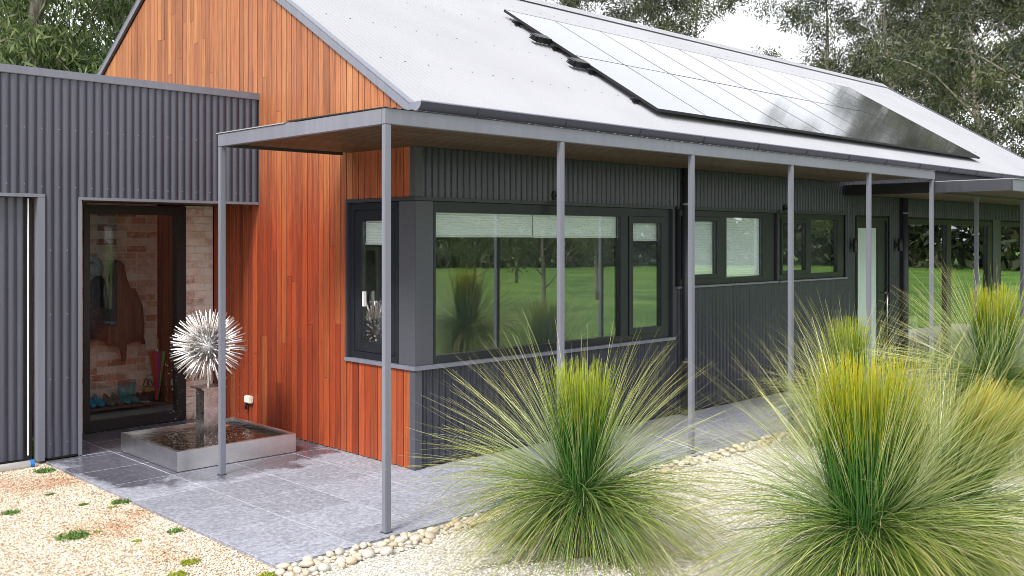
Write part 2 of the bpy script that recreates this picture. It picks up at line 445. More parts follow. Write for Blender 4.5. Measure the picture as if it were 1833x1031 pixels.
def drops_mat():
    m, n, b = newmat('water_drops')
    b.inputs['Transmission Weight'].default_value = 0.6; b.inputs['Roughness'].default_value = 0.05; b.inputs['IOR'].default_value = 1.33
    r = ramp(n, noise(n, coords(n), 40, 2), [(0.3, (0.85, 0.87, 0.9)), (0.7, (0.95, 0.96, 0.98))]); n.links.new(r.outputs[0], b.inputs['Base Color'])
    return m
M['drops'] = drops_mat()

def leaf_mat(name, rough=0.45, trans=0.3):
    m, n, b = newmat(name)
    at = N(n, 'ShaderNodeAttribute', attribute_name='col')
    n.links.new(at.outputs['Color'], b.inputs['Base Color']); b.inputs['Roughness'].default_value = rough
    tl = N(n, 'ShaderNodeBsdfTranslucent'); n.links.new(at.outputs['Color'], tl.inputs['Color'])
    mx = N(n, 'ShaderNodeMixShader'); mx.inputs[0].default_value = trans
    out = n.nodes['Material Output']
    n.links.new(b.outputs[0], mx.inputs[1]); n.links.new(tl.outputs[0], mx.inputs[2]); n.links.new(mx.outputs[0], out.inputs[0])
    return m
M['needle'] = leaf_mat('grass_tree_leaf', 0.35, 0.10)
M['leaf'] = leaf_mat('tree_leaf', 0.4, 0.25)
def bark_mat(name, a, b_):
    m, n, b = newmat(name)
    f = noise(n, coords(n, (5, 5, 1.2)), 2.5, 7, 0.65)
    n.links.new(ramp(n, f, [(0.35, a), (0.65, b_)]).outputs[0], b.inputs['Base Color']); b.inputs['Roughness'].default_value = 0.9
    bump(n, b, f, 0.6, 0.03); return m
M['bark'] = bark_mat('gum_bark', (0.10, 0.075, 0.06), (0.34, 0.30, 0.26))
M['trunk'] = bark_mat('dark_bark', (0.03, 0.025, 0.02), (0.09, 0.07, 0.055))

# ------------------------------------------------------------------ ground, gravel, paving
def sheet(name, poly, z, mat, kind='structure'):
    o = obj(name, [(x, y, z) for x, y in poly], [tuple(range(len(poly)))], mat, origin=(0, 0, z))
    return tag(o, kind=kind)
ring = [(400*math.cos(2*math.pi*k/48), 400*math.sin(2*math.pi*k/48)) for k in range(48)]
sheet('lawn', ring, -0.03, M['lawn'])
PX0, PY0 = -2.24, -1.40
sheet('gravel_drive', [(-30, -30), (-4.6, -30), (-3.4, -9), (-2.9, -5.0), (-2.45, -2.4), (-2.2, -1.35), (-2.1, 2.9), (-30, 2.9)], -0.024, M['gravel'])
bed = [(-2.2, -1.35), (-2.45, -2.4), (-2.9, -5.0), (-2.6, -6.6), (0, -6.9), (3, -6.4), (6, -5.2), (9, -3.9), (12, -3.0), (19, -2.6), (19, -1.35)]
sheet('gravel_bed', bed, -0.020, M['palegravel'])

paving = sheet('paving', [(PX0, PY0), (19.0, PY0), (19.0, 0.15), (0.15, 0.15), (0.15, 3.69), (-1.9, 3.69), (-1.9, 2.62), (PX0, 2.62)], -0.0024, M['grout'])
P_ = 0.61
pr_ = random.Random(3)
for j in range(-1, 9):
    ya, yb = max(-1.10 + P_*(j), PY0), min(-1.10 + P_*(j+1), 3.68)
    if yb - ya < 0.05: continue
    for i in range(0, 35):
        xa = PX0 + P_*i; xb = xa + P_
        x1 = xb
        if ya >= -0.02 - 0.5 and xa > 0.0 and ya > 0.0: continue
        if ya > 0.1: x1 = min(xb, -0.005)
        if yb > 0.0 and xa > 0.1: ybb = min(yb, 0.0)
        else: ybb = yb
        if x1 - xa < 0.05 or ybb - ya < 0.05 or xa > 18.9: continue
        if xa < -1.92 and ybb > 2.68:
            if xb > -1.88:
                shared_box('paver', ((-1.893+xb)/2, (max(ya, 2.67)+yb)/2, -0.018), (xb+1.893-0.006, yb-max(ya, 2.67)-0.006, 0.034), M['paver'], paving, bevel=0.002)
            if ya > 2.6: continue
            ybb = min(ybb, 2.66)
        g_ = 0.0042
        c = ((xa+x1)/2, (ya+ybb)/2, -0.018 + pr_.uniform(-0.0005, 0.0005))
        shared_box('paver', c, (x1-xa-2*g_, ybb-ya-2*g_, 0.034), M['paver'], paving, bevel=0.002)

# loose gravel as real stones (uncountable)
def stones(name, pts, smin, smax, z, mat, seed):
    g = np.random.default_rng(seed); n = len(pts)
    octv = np.array([(1,0,0),(-1,0,0),(0,1,0),(0,-1,0),(0,0,1),(0,0,-1)], float)
    octf = np.array([(0,2,4),(2,1,4),(1,3,4),(3,0,4),(2,0,5),(1,2,5),(3,1,5),(0,3,5)])
    s = g.uniform(smin, smax, (n, 1, 1)) * g.uniform(0.6, 1.25, (n, 6, 1))
    v = octv[None]*s; v[:, :, 2] *= 0.7
    a = g.uniform(0, 6.283, n); ca, sa = np.cos(a), np.sin(a); tl = g.normal(0, 0.5, n); ct, st = np.cos(tl), np.sin(tl)
    x, y, zz = v[:, :, 0].copy(), v[:, :, 1].copy(), v[:, :, 2].copy()
    y, zz = y*ct[:, None]-zz*st[:, None], y*st[:, None]+zz*ct[:, None]
    v[:, :, 0] = x*ca[:, None]-y*sa[:, None]+pts[:, 0:1]; v[:, :, 1] = x*sa[:, None]+y*ca[:, None]+pts[:, 1:2]
    v[:, :, 2] = zz + z + g.uniform(0, 0.006, (n, 1))
    f = (octf[None] + 6*np.arange(n)[:, None, None]).reshape(-1, 3)
    m = bpy.data.meshes.new(name); m.from_pydata(v.reshape(-1, 3).tolist(), [], f.tolist()); m.materials.append(mat)
    at = m.attributes.new('rnd', 'FLOAT', 'POINT'); at.data.foreach_set('value', np.repeat(g.random(n), 6).astype(np.float32))
    return link(bpy.data.objects.new(name, m))
g = np.random.default_rng(5)
p = np.stack([g.uniform(-4.6, -2.2, 90000), g.uniform(-3.2, 2.62, 90000)], 1)
edge = np.interp(p[:, 1], [-3.2, -2.4, -1.35, 2.9], [-2.6, -2.45, -2.25, -2.25])
p = p[p[:, 0] < edge + 0.0]
# keep what can be seen from the front of the house
keep = (p[:, 0] > -4.6) & ((p[:, 0] + 5.5)*0.715 - (p[:, 1] + 6.85)*0.70 > -0.56*((p[:, 0] + 5.5)*0.70 + (p[:, 1] + 6.85)*0.715))
tag(stones('loose_gravel', p[keep][:56000], 0.005, 0.0105, -0.022, M['stones'], 1), 'cream and tan loose gravel of the drive left of the paving', 'gravel', kind='stuff')
p = np.stack([g.uniform(-2.6, 4.0, 60000), g.uniform(-4.2, -1.5, 60000)], 1)
p = p[(p[:, 0] > np.interp(p[:, 1], [-5, -2.4, -1.35], [-2.9, -2.45, -2.2])) & (p[:, 0] < 1.5 - 0.6*(p[:, 1] + 1.5)*-1 + 2.5)]
tag(stones('loose_pale_gravel', p[:26000], 0.005, 0.011, -0.018, M['palestones'], 2), 'pale white gravel of the planting bed in front of the paving', 'gravel', kind='stuff')

# river pebbles edging the paving
edging = empty('pebble_edging', (-2.2, -1.47, -0.02), 'row of rounded cream river pebbles edging the front of the paving', 'pebbles')
pm = []
for k in range(6):
    bm = bmesh.new(); bmesh.ops.create_icosphere(bm, subdivisions=2, radius=1.0)
    q = random.Random(k); e = [q.uniform(0.8, 1.25), q.uniform(0.65, 0.95), q.uniform(0.5, 0.7)]
    ph = [q.uniform(0, 6) for _ in range(3)]
    for v in bm.verts:
        v.co *= 1 + 0.10*math.sin(2.1*v.co.x+ph[0]) + 0.08*math.sin(2.7*v.co.y+ph[1])
        v.co = Vector((v.co.x*e[0], v.co.y*e[1], v.co.z*e[2]))
    m = bpy.data.meshes.new('pebble'); bm.to_mesh(m); bm.free(); m.materials.append(M['pebble'])
    m.polygons.foreach_set('use_smooth', [True]*len(m.polygons)); pm.append(m)
q = random.Random(11); placed = []
tries = 0
while len(placed) < 290 and tries < 20000:
    tries += 1
    x = -2.30 + 8.2*q.random()**1.5
    w = 0.24 if x < -1.2 else 0.17
    y = PY0 - 0.03 - w*q.random()
    r_ = q.uniform(0.020, 0.046)
    if any((x-a)**2 + (y-b)**2 < (0.80*(r_+c))**2 for a, b, c in placed): continue
    placed.append((x, y, r_))
    o = bpy.data.objects.new('pebble', q.choice(pm)); link(o, edging, (x, y, -0.018 + r_*0.45)); o.scale = (r_,)*3
    o.rotation_euler = (q.uniform(-0.3, 0.3), q.uniform(-0.3, 0.3), q.uniform(0, 6.28))

# ------------------------------------------------------------------ main house
SL = 0.615; RZ = 3.255; RIDGE_Y = 4.385; HL = 18.6
rz = lambda y: RZ + SL*min(y, 2*RIDGE_Y - y)
house = empty('house', (0, 0, 0), 'long gabled house with timber gable end, dark corrugated walls and pale steel roof', 'house')
# openings in the long wall (X0, X1, Z0, Z1)
OP = {'w1': (0.20, 3.77, 0.92, 2.40), 'w2': (3.90, 6.06, 1.50, 2.40), 'w3': (6.16, 7.98, 1.50, 2.40),
      'd1': (8.36, 9.42, 0.0, 2.38), 's1': (10.06, 13.80, 0.06, 2.38), 's2': (14.18, 17.9, 0.06, 2.38)}
holed('Y', 0.021, HL, -0.02, 3.16, list(OP.values()), 0.022, 0.20).build('wall', M['core'], house)
m = holed('X', 0.20, 2*RIDGE_Y, -0.02, 3.16, [(0.15, 1.0, 0.92, 2.40)], 0.022, 0.18)
m.add([(0.022, 0.05, 3.161), (0.022, 8.72, 3.161), (0.022, RIDGE_Y, rz(RIDGE_Y)-0.16), (0.18, 0.05, 3.161), (0.18, 8.72, 3.161), (0.18, RIDGE_Y, rz(RIDGE_Y)-0.16)],
      [(0, 2, 1), (3, 4, 5), (0, 1, 4, 3), (1, 2, 5, 4), (2, 0, 3, 5)])
m.build('gable_core', M['core'], house)
MB().box(HL-0.2, HL, 0.21, 8.77, -0.02, 3.16).add([(HL, 0.05, 3.161), (HL, 8.72, 3.161), (HL, RIDGE_Y, 5.8), (HL-0.15, 0.05, 3.161), (HL-0.15, 8.72, 3.161), (HL-0.15, RIDGE_Y, 5.8)],
      [(0, 1, 2), (3, 5, 4), (0, 3, 4, 1), (1, 4, 5, 2), (2, 5, 3, 0)]).build('end_wall', M['clad'], house)
box('rear_wall', 0.2, HL-0.21, 8.57, 8.77, -0.02, 3.16, M['clad'], house)
box('interior_floor', 0.21, HL-0.22, 0.205, 8.56, -0.02, 0.05, M['infloor'], house)
box('interior_ceiling', 0.21, HL-0.22, 0.205, 8.56, 2.62, 2.70, M['white'], house)
box('interior_wall', 0.21, 9.60, 3.9, 4.0, 0.051, 2.619, M['inwall'], house)
box('interior_wall', 9.61, HL-0.22, 5.9, 6.0, 0.051, 2.619, M['inwall'], house)
for x in (3.80, 6.08, 8.20, 9.62):
    box('interior_wall', x, x+0.08, 0.206, 3.89 if x < 9 else 5.89, 0.051, 2.619, M['inwall'], house)

# timber gable boards, one by one
gable = empty('gable_cladding', (0, RIDGE_Y, 0), parent=house)
q = random.Random(21); k = 0
PB = 0.0985
y = 0.050
while y + PB < 8.72:
    ya, yb = y + 0.0055, y + PB - 0.0055; y += PB; k += 1
    top = min(rz(ya), rz(yb)) - 0.10
    spans = [[0.006, top]]
    if ya < 1.02: spans = [[0.006, 0.885], [2.435, top]]
    if ya > 3.68: spans = [[3.35, top]]
    for za, zb in spans:
        if zb - za < 0.05: continue
        cuts = [za]
        if zb - za > 2.0:
            if q.random() < 0.75: cuts.append(q.uniform(za+0.35, za + 2.1))
            if q.random() < 0.30 and zb - cuts[-1] > 1.6: cuts.append(q.uniform(cuts[-1] + 0.6, zb - 0.6))
        cuts.append(zb)
        for a, b in zip(cuts, cuts[1:]):
            xo = q.uniform(-0.0012, 0.0012)
            ta = b if b < zb - 0.01 or zb < 2 else None
            m = MB()
            # board with chamfered long edges, a lapped tongue behind the groove
            z1a = b - 0.0015; z1b = z1a
            if b == zb and zb > 2.9:
                z1a = rz(ya) - 0.10; z1b = rz(yb) - 0.10
            prof = [(0.0, ya), (0.0, yb), (-0.018+xo, yb), (-0.021+xo, yb-0.003), (-0.021+xo, ya+0.003), (-0.018+xo, ya)]
            nP = len(prof)
            vs = [(x_, y_, a + 0.0015) for x_, y_ in prof] + [(x_, y_, z1a + (z1b-z1a)*(y_-ya)/(yb-ya)) for x_, y_ in prof]
            fs = [tuple(range(nP)), tuple(range(2*nP-1, nP-1, -1))] + [(i, i+nP, (i+1) % nP+nP, (i+1) % nP) for i in range(nP)]
            m.add(vs, fs); m.build('board', M['board'], gable)

# cladding sheets on the long wall
def clad(x0, x1, z0, z1, parent=house, yy=0.0):
    return corr('cladding', x0, x1, z0, z1, yy, M['clad'], parent)
clad(0.052, 3.80, 0.02, 0.885)
clad(0.052, 3.80, 2.435, 3.10)
clad(3.80, 8.33, 0.02, 1.475)
clad(3.80, 8.33, 2.435, 3.10)
clad(8.005, 8.33, 1.475, 2.435)
clad(8.33, 9.45, 2.41, 3.10)
clad(9.45, 10.03, 0.02, 3.10)
clad(10.03, 18.6, 2.41, 3.10)
clad(17.93, 18.6, 0.02, 2.41)
box('corner_trim', -0.030, 0.051, -0.030, 0.048, 0.0, 0.884, M['framegrey'], house, 0.003)
box('corner_trim', -0.030, 0.051, -0.030, 0.048, 2.436, 2.879, M['framegrey'], house, 0.003)
box('corner_trim', -0.030, 0.051, -0.030, 0.048, 2.985, 3.14, M['trim'], house, 0.003)
for a, b in ((13.801, 14.179),):
    box('pier', a+0.002, b-0.002, -0.012, 0.02, 0.0, 2.409, M['framegrey'], house)
box('fascia_strip', 0.052, HL, -0.012, 0.02, 3.101, 3.19, M['trimdark'], house)
# screws in the cladding: dome heads along the sheet edges, uncountable at this size
def screws(name, pts, r, mat, parent, normal):
    n_ = Vector(normal).normalized(); a = n_.orthogonal().normalized(); b = n_.cross(a); m = MB()
    for c in pts:
        c = Vector(c); ring_ = [c + (a*math.cos(t)+b*math.sin(t))*r for t in [2*math.pi*i/6 for i in range(6)]]
        ring2 = [c + n_*r*0.5 + (a*math.cos(t)+b*math.sin(t))*r*0.6 for t in [2*math.pi*i/6 for i in range(6)]]
        m.add(ring_+ring2, [(i, (i+1) % 6, (i+1) % 6+6, i+6) for i in range(6)] + [tuple(range(6, 12))])
    return tag(m.build(name, mat, parent), kind='stuff')
cr = lambda x0, x1, step=2: [0.076*(i+0.25) for i in range(int(x0/0.076)+1, int(x1/0.076)) if i % step == 0]
pts = [(x, -0.008, z) for x in cr(0.08, 3.7) for z in (0.83, 0.10)] + [(x, -0.008, 2.50) for x in cr(0.08, 8.3)]
pts += [(x, -0.008, z) for x in cr(3.82, 8.3) for z in (1.42, 0.76, 0.10)]
screws('cladding_screws', pts, 0.0075, M['trim'], house, (0, -1, 0))

# ---- roof
def roof_sheet(name, front=True):
    amp, pitch, x0, x1 = 0.015, 0.076, -0.05, HL + 0.05
    n = int((x1-x0)/pitch*14); c, s = 1/math.hypot(1, SL), SL/math.hypot(1, SL)
    v = []
    for i in range(n+1):
        x = x0 + (x1-x0)*i/n; h = amp*math.sin(2*math.pi*x/pitch) - amp
        for y in ((-0.06, RIDGE_Y-0.01) if front else (2*RIDGE_Y+0.06, RIDGE_Y+0.01)):
            zz = RZ + SL*(y if front else 2*RIDGE_Y - y)
            v.append((x, y + (-s if front else s)*h, zz + c*h))
    f = [(2*i, 2*i+2, 2*i+3, 2*i+1) for i in range(n)]
    return obj(name, v, f, M['roof'], house, smooth=True, origin=(HL/2, 0 if front else 2*RIDGE_Y, RZ))
roof = roof_sheet('roof'); roof2 = roof_sheet('roof', False)
deck = MB().add([(0.0, -0.03, RZ-0.05), (HL, -0.03, RZ-0.05), (HL, RIDGE_Y, rz(RIDGE_Y)-0.035), (0.0, RIDGE_Y, rz(RIDGE_Y)-0.035), (HL, 8.80, RZ-0.05), (0.0, 8.80, RZ-0.05)],
                [(0, 1, 2, 3), (3, 2, 4, 5)])
deck.build('roof_deck', M['core'], house)
rc = [(-0.17, 0.02), (-0.14, 0.028), (0, 0.045), (0.14, 0.028), (0.17, 0.02)]
v = []; f = []
for x in (-0.07, HL+0.07):
    for dy, h in rc: v.append((x, RIDGE_Y+dy, rz(RIDGE_Y) - SL*abs(dy) + h))
f = [(i, i+1, i+6, i+5) for i in range(4)]
obj('ridge_cap', v, f, M['roof'], roof)
for nm, x0, x1 in (('barge', -0.062, -0.024), ('barge', HL+0.024, HL+0.062)):
    for sgn in (0, 1):
        Yf = (lambda y: y) if sgn == 0 else (lambda y: 2*RIDGE_Y - y)
        pts = [(-0.04, RZ - 0.03), (RIDGE_Y, rz(RIDGE_Y)+0.014), (RIDGE_Y, rz(RIDGE_Y)-0.078), (-0.04, RZ-0.118)]
        m = MB(); vs = [(x0, Yf(a), b) for a, b in pts] + [(x1, Yf(a), b) for a, b in pts]
        m.add(vs, [(0, 1, 2, 3), (7, 6, 5, 4)] + [(i, (i+1) % 4, (i+1) % 4+4, i+4) for i in range(4)])
        m.build(nm, M['trim'], roof if sgn == 0 else roof2, bevel=0.003)
        m = MB(); xa, xb = (-0.064, 0.012) if x0 < 0 else (HL-0.012, HL+0.064)
        pts = [(-0.06, RZ-0.037), (RIDGE_Y, rz(RIDGE_Y)+0.0155), (RIDGE_Y, rz(RIDGE_Y)+0.0255), (-0.06, RZ-0.027)]
        vs = [(xa, Yf(a), b) for a, b in pts] + [(xb, Yf(a), b) for a, b in pts]
        m.add(vs, [(0, 1, 2, 3), (7, 6, 5, 4)] + [(i, (i+1) % 4, (i+1) % 4+4, i+4) for i in range(4)])
        m.build('barge_cap', M['trim'], roof if sgn == 0 else roof2)
npt = []
for yy, st in ((0.02, 2), (0.95, 4), (1.9, 4), (2.85, 4), (3.75, 4)):
    npt += [(x, yy, rz(yy) + 0.001) for x in cr(0.1, HL-0.1, st)]
screws('roof_screws', npt, 0.010, M['trimdark'], roof, (0, -SL, 1))
# half-round gutter
v = []; GX0, GX1 = -0.085, HL+0.06; prof = []
GR = 0.080
for i in range(13):
    a = math.pi + math.pi*i/12; prof.append((-0.105 + GR*math.cos(a), 3.262 + GR*math.sin(a)))
prof2 = [(-0.105 + (GR-0.004)*math.cos(math.pi+math.pi*i/12), 3.262 + (GR-0.004)*math.sin(math.pi+math.pi*i/12)) for i in range(12, -1, -1)]
m = MB(); loop = prof + prof2; nl = len(loop)
m.add([(GX0, a, b) for a, b in loop] + [(GX1, a, b) for a, b in loop], [(i, (i+1) % nl, (i+1) % nl+nl, i+nl) for i in range(nl)])
gut = m.build('gutter', M['trimdark'], house, smooth=True)
m = MB(); m.add([(GX0-0.004, a, b) for a, b in prof] + [(GX0+0.004, a, b) for a, b in prof], [tuple(range(13)), tuple(range(25, 12, -1))] + [(i, (i+1) % 13, (i+1) % 13+13, i+13) for i in range(13)])
m.build('end_cap', M['trim'], gut)
MB().tube([(GX0, -0.105-GR, 3.264), (GX1, -0.105-GR, 3.264)], 0.009, 8).build('lip', M['trim'], gut, smooth=True)
for i in range(16):
    x = 0.6 + 1.2*i
    MB().tube([(x, -0.105 + (GR+0.003)*math.cos(a), 3.262 + (GR+0.003)*math.sin(a)) for a in [math.pi+math.pi*j/8 for j in range(9)]], 0.006, 6).build('bracket', M['trimdark'], gut)

# downpipes
for x in (3.985, 9.86):
    d = MB().tube([(x, -0.075, 0.0), (x, -0.075, 2.876)], 0.05, 18).build('downpipe', M['trimdark'], house, smooth=True)
    for z in (0.62, 2.46):
        MB().lathe((x, -0.075, z), [(0.0505, -0.012), (0.053, -0.012), (0.053, 0.012), (0.0505, 0.012)], 18).build('clip', M['trim'], d)
    MB().lathe((x, -0.075, 0.0), [(0.051, 0.0), (0.06, 0.0), (0.06, 0.05), (0.051, 0.05)], 18).build('collar', M['trimdark'], d)

# ---- windows
def pane(plane, u0, u1, z0, z1, t, parent, mat=None, th=0.006):
    m = holed(plane, u0, u1, z0, z1, [], t, t+th)
    return m.build('pane', mat or M['glass'], parent)
def blind(plane, u0, u1, z0, z1, t, parent, pitch=0.022):
    n = max(4, int((z1-z0)/pitch)*2); P = pmap(plane); v = []; f = []
    for i in range(n+1):
        z = z1 - (z1-z0)*i/n; tt = t + (0.008 if i % 2 else 0.0)
        v += [P(u0, z, tt), P(u1, z, tt)]
    f = [(2*i, 2*i+1, 2*i+3, 2*i+2) for i in range(n)]
    m = MB().add(v, f)
    b = m.build('blind', M['blind'], parent)
    r = MB(); P0 = P(u0, z0-0.018, t-0.004); P1 = P(u1, z0, t+0.014)
    r.box(min(P0[0], P1[0]), max(P0[0], P1[0]), min(P0[1], P1[1]), max(P0[1], P1[1]), z0-0.018, z0-0.001); r.build('bottom_rail', M['white'], parent)
    return b
def sash(plane, u0, u1, z0, z1, w, t0, t1, parent):
    return holed(plane, u0, u1, z0, z1, [(u0+w, u1-w, z0+w, z1-w)], t0, t1).build('sash', M['frame'], parent, bevel=0.004)

# corner window, both faces
w = empty('window', (1.2, 0.2, 0.92), parent=house); w['label'] = 'corner window wrapping from the gable to the long wall'
holed('Y', 0.201, 3.768, 0.922, 2.398, [(0.235, 2.86, 0.995, 2.30), (2.995, 3.66, 0.985, 2.31)], -0.002, 0.09).build('frame', M['frame'], w, bevel=0.003)
pane('Y', 0.236, 2.859, 0.996, 2.299, 0.035, w)
sash('Y', 2.998, 3.657, 0.988, 2.307, 0.075, -0.012, 0.06, w); pane('Y', 3.074, 3.581, 1.064, 2.231, 0.02, w)
holed('X', 0.236, 0.998, 0.922, 2.398, [(0.30, 0.93, 0.985, 2.33)], -0.002, 0.09).build('frame', M['frame'], w, bevel=0.003)
sash('X', 0.303, 0.927, 0.988, 2.327, 0.10, 0.002, 0.06, w); pane('X', 0.404, 0.826, 1.089, 2.226, 0.03, w)
box('corner_post', -0.006, 0.200, -0.006, 0.235, 0.921, 2.399, M['framegrey'], w, 0.003)
for a in ('sill', 'head'):
    z0, z1 = (0.886, 0.920) if a == 'sill' else (2.401, 2.434)
    e = 0.05 if a == 'sill' else 0.034
    box(a, -e, 3.81, -e, 0.019, z0, z1, M['trim'] if a == 'sill' else M['trimdark'], w, 0.002)
    box(a, -e, 0.019, 0.0195, 1.035, z0, z1, M['trim'] if a == 'sill' else M['trimdark'], w, 0.002)
box('jamb', -0.034, 0.019, 1.000, 1.035, 0.921, 2.4005, M['trimdark'], w, 0.002)
box('jamb', 3.77, 3.81, -0.034, 0.019, 0.921, 2.4005, M['trimdark'], w, 0.002)
blind('Y', 0.24, 1.545, 2.09, 2.298, 0.055, w); blind('Y', 1.555, 2.855, 2.085, 2.298, 0.055, w)
blind('Y', 3.03, 3.62, 2.05, 2.298, 0.055, w); blind('X', 0.40, 0.83, 2.02, 2.30, 0.055, w)
MB().box(-0.03, 0.0, 0.74, 0.765, 1.42, 1.56).build('latch', M['white'], w)

def ywindow(op, splits, label, blinds):
    x0, x1, z0, z1 = op
    w = empty('window', ((x0+x1)/2, 0, z0), parent=house); w['label'] = label
    holes = [(a, b, z0+0.075, z1-0.075) for a, b, _ in splits]
    holed('Y', x0+0.002, x1-0.002, z0+0.002, z1-0.002, holes, 0.004, 0.09).build('frame', M['frame'], w, bevel=0.003)
    for a, b, s in splits:
        if s:
            sash('Y', a+0.003, b-0.003, z0+0.078, z1-0.078, 0.05, -0.006, 0.06, w); pane('Y', a+0.054, b-0.054, z0+0.129, z1-0.129, 0.025, w)
        else:
            pane('Y', a+0.001, b-0.001, z0+0.076, z1-0.076, 0.035, w)
    box('sill', x0-0.03, x1+0.03, -0.045, 0.019, z0-0.024, z0-0.001, M['trim'], w, 0.002)
    box('head', x0-0.03, x1+0.03, -0.03, 0.019, z1+0.001, z1+0.034, M['trimdark'], w, 0.002)
    for a, b, zz in blinds: blind('Y', a, b, zz, z1-0.08, 0.055, w, 0.03)
    return w
ywindow(OP['w2'], [(3.985, 4.76, True), (4.94, 5.78, False)], 'two-light window with its white blinds drawn', [(3.99, 4.75, 1.60), (4.945, 5.775, 1.60)])
ywindow(OP['w3'], [(6.22, 6.92, True), (7.03, 7.79, False)], 'two-light window without drawn blinds', [])
box('cover_strip', 6.092, 6.128, -0.025, 0.015, 1.502, 2.398, M['trimdark'], house)
# glazed entry door
d = empty('door', (8.9, 0, 0), parent=house); d['label'] = 'dark framed side door with frosted glass and tall steel handle'
holed('Y', 8.362, 9.418, 0.001, 2.378, [(8.41, 9.37, 0.03, 2.33)], -0.004, 0.09).build('frame', M['frame'], d, bevel=0.003)
holed('Y', 8.412, 9.368, 0.032, 2.328, [(8.45, 9.10, 0.20, 2.22)], 0.02, 0.07).build('leaf', M['frame'], d, bevel=0.003)
pane('Y', 8.451, 9.099, 0.201, 2.219, 0.04, d, M['frosted'], 0.01)
h = MB().tube([(9.24, -0.07, 0.70), (9.24, -0.07, 1.32)], 0.014, 12)
for z in (0.80, 1.22): h.tube([(9.24, -0.07, z), (9.24, 0.02, z)], 0.008, 8)
h.build('handle', M['chrome'], d, smooth=True)
# sliding glass doors
for kk, mull in (('s1', [(10.10, 11.68), (11.88, 13.56)]), ('s2', [(14.24, 15.9), (16.1, 17.8)])):
    x0, x1, z0, z1 = OP[kk]
    sdr = empty('sliding_door', ((x0+x1)/2, 0, z0), parent=house)
    holed('Y', x0+0.002, x1-0.002, z0+0.002, z1-0.002, [(a, b, z0+0.05, z1-0.09) for a, b in mull], 0.0, 0.10).build('frame', M['frame'], sdr, bevel=0.003)
    for a, b in mull: pane('Y', a+0.001, b-0.001, z0+0.051, z1-0.091, 0.04, sdr)
    box('sill', x0, x1, -0.07, 0.019, 0.02, 0.058, M['chrome'], sdr, 0.003)

# ------------------------------------------------------------------ steel veranda with posts
ver = empty('veranda', (-1.33, -1.33, 0), 'slim grey steel veranda canopy on thin square posts wrapping the house corner', 'veranda')
CX, CY, CE, CLX = -1.345, -1.345, 1.07, 7.92
box('fascia', CX, CLX, CY, CY+0.045, 2.862, 2.972, M['trim'], ver, 0.003)
box('fascia', CX, CX+0.045, CY+0.046, CE, 2.862, 2.972, M['trim'], ver, 0.003)
box('fascia', CX+0.046, -0.066, CE-0.045, CE, 2.862, 2.972, M['trimdark'], ver, 0.003)
sof = empty('soffit', (0, -0.6, 2.88), parent=ver)
yy = CY + 0.05; PS = 0.083
while yy + PS < CE - 0.047:
    xe = CLX - 0.01
    if yy + PS > -0.045: xe = -0.035
    box('board', CX+0.05, xe, yy+0.003, yy+PS-0.003, 2.880, 2.896, M['soffit'], sof, 0.002); yy += PS
v = []; f = []; n = int((CLX-CX)/0.076*6)
for i in range(n+1):
    x = CX - 0.01 + (CLX-CX+0.01)*i/n; z = 2.977 + 0.0035*math.sin(2*math.pi*x/0.076)
    for y_ in (CY-0.012, -0.035): v.append((x, y_, z + (0.0 if y_ < -1 else 0.012)))
f = [(2*i, 2*i+2, 2*i+3, 2*i+1) for i in range(n)]
obj('canopy_sheet', v, f, M['roof'], ver, smooth=True)
box('canopy_sheet', CX-0.01, -0.066, -0.034, CE+0.01, 2.9735, 2.981, M['roof'], ver)
box('canopy_lining', CX+0.05, CLX-0.01, CY+0.05, -0.04, 2.915, 2.925, M['core'], ver)
box('canopy_lining', CX+0.05, -0.067, -0.039, CE-0.047, 2.915, 2.925, M['core'], ver)
for x, y_ in [(CX+0.026, CY+0.026), (CX+0.026, CE-0.026)] + [(x, CY+0.026) for x in (0.476, 2.32, 4.17, 6.02, 7.87)]:
    p_ = box('post', x-0.0245, x+0.0245, y_-0.0245, y_+0.0245, 0.0, 2.861, M['trim'], ver, 0.004)
    MB().box(x-0.03, x+0.03, y_-0.03, y_+0.03, 0.0005, 0.006).build('foot_plate', M['trimdark'], p_)
# lower canopy over the sliding doors
ver2 = empty('lower_canopy', (8.0, -2.3, 0), 'lower flat steel canopy projecting in front of the sliding glass doors', 'canopy')
box('fascia', 7.93, 7.975, -2.32, -1.30, 2.68, 2.83, M['trimdark'], ver2, 0.003)
box('shaded_fascia', 7.935, 7.975, -1.299, -0.04, 2.685, 2.83, M['black'], ver2, 0.003)  # inner run of the end fascia, coloured black to paint in its shade
box('fascia', 7.976, 9.30, -2.32, -2.275, 2.68, 2.83, M['trim'], ver2, 0.003)
box('fascia', 9.26, 9.30, -2.62, -2.321, 2.68, 2.83, M['trim'], ver2, 0.003)
box('fascia', 9.301, 18.4, -2.62, -2.575, 2.68, 2.83, M['trim'], ver2, 0.003)
sof2 = empty('soffit', (10, -1.2, 2.7), parent=ver2)
yy = -2.27
while yy + 0.12 < -0.045:
    box('board', 7.98, 18.4, yy+0.003, yy+0.117, 2.70, 2.716, M['soffit'], sof2); yy += 0.12
box('canopy_sheet', 7.976, 9.30, -2.33, -0.04, 2.832, 2.842, M['roof'], ver2); box('canopy_sheet', 9.302, 18.4, -2.63, -0.04, 2.832, 2.842, M['roof'], ver2)
for x in (9.45, 11.36, 13.3, 15.3): box('post', x-0.0245, x+0.0245, -1.3445, -1.2955, 0.0, 2.679, M['trim'], ver2, 0.004)
box('beam', 7.976, 18.4, -1.345, -1.295, 2.6795, 2.6995, M['trimdark'], ver2)

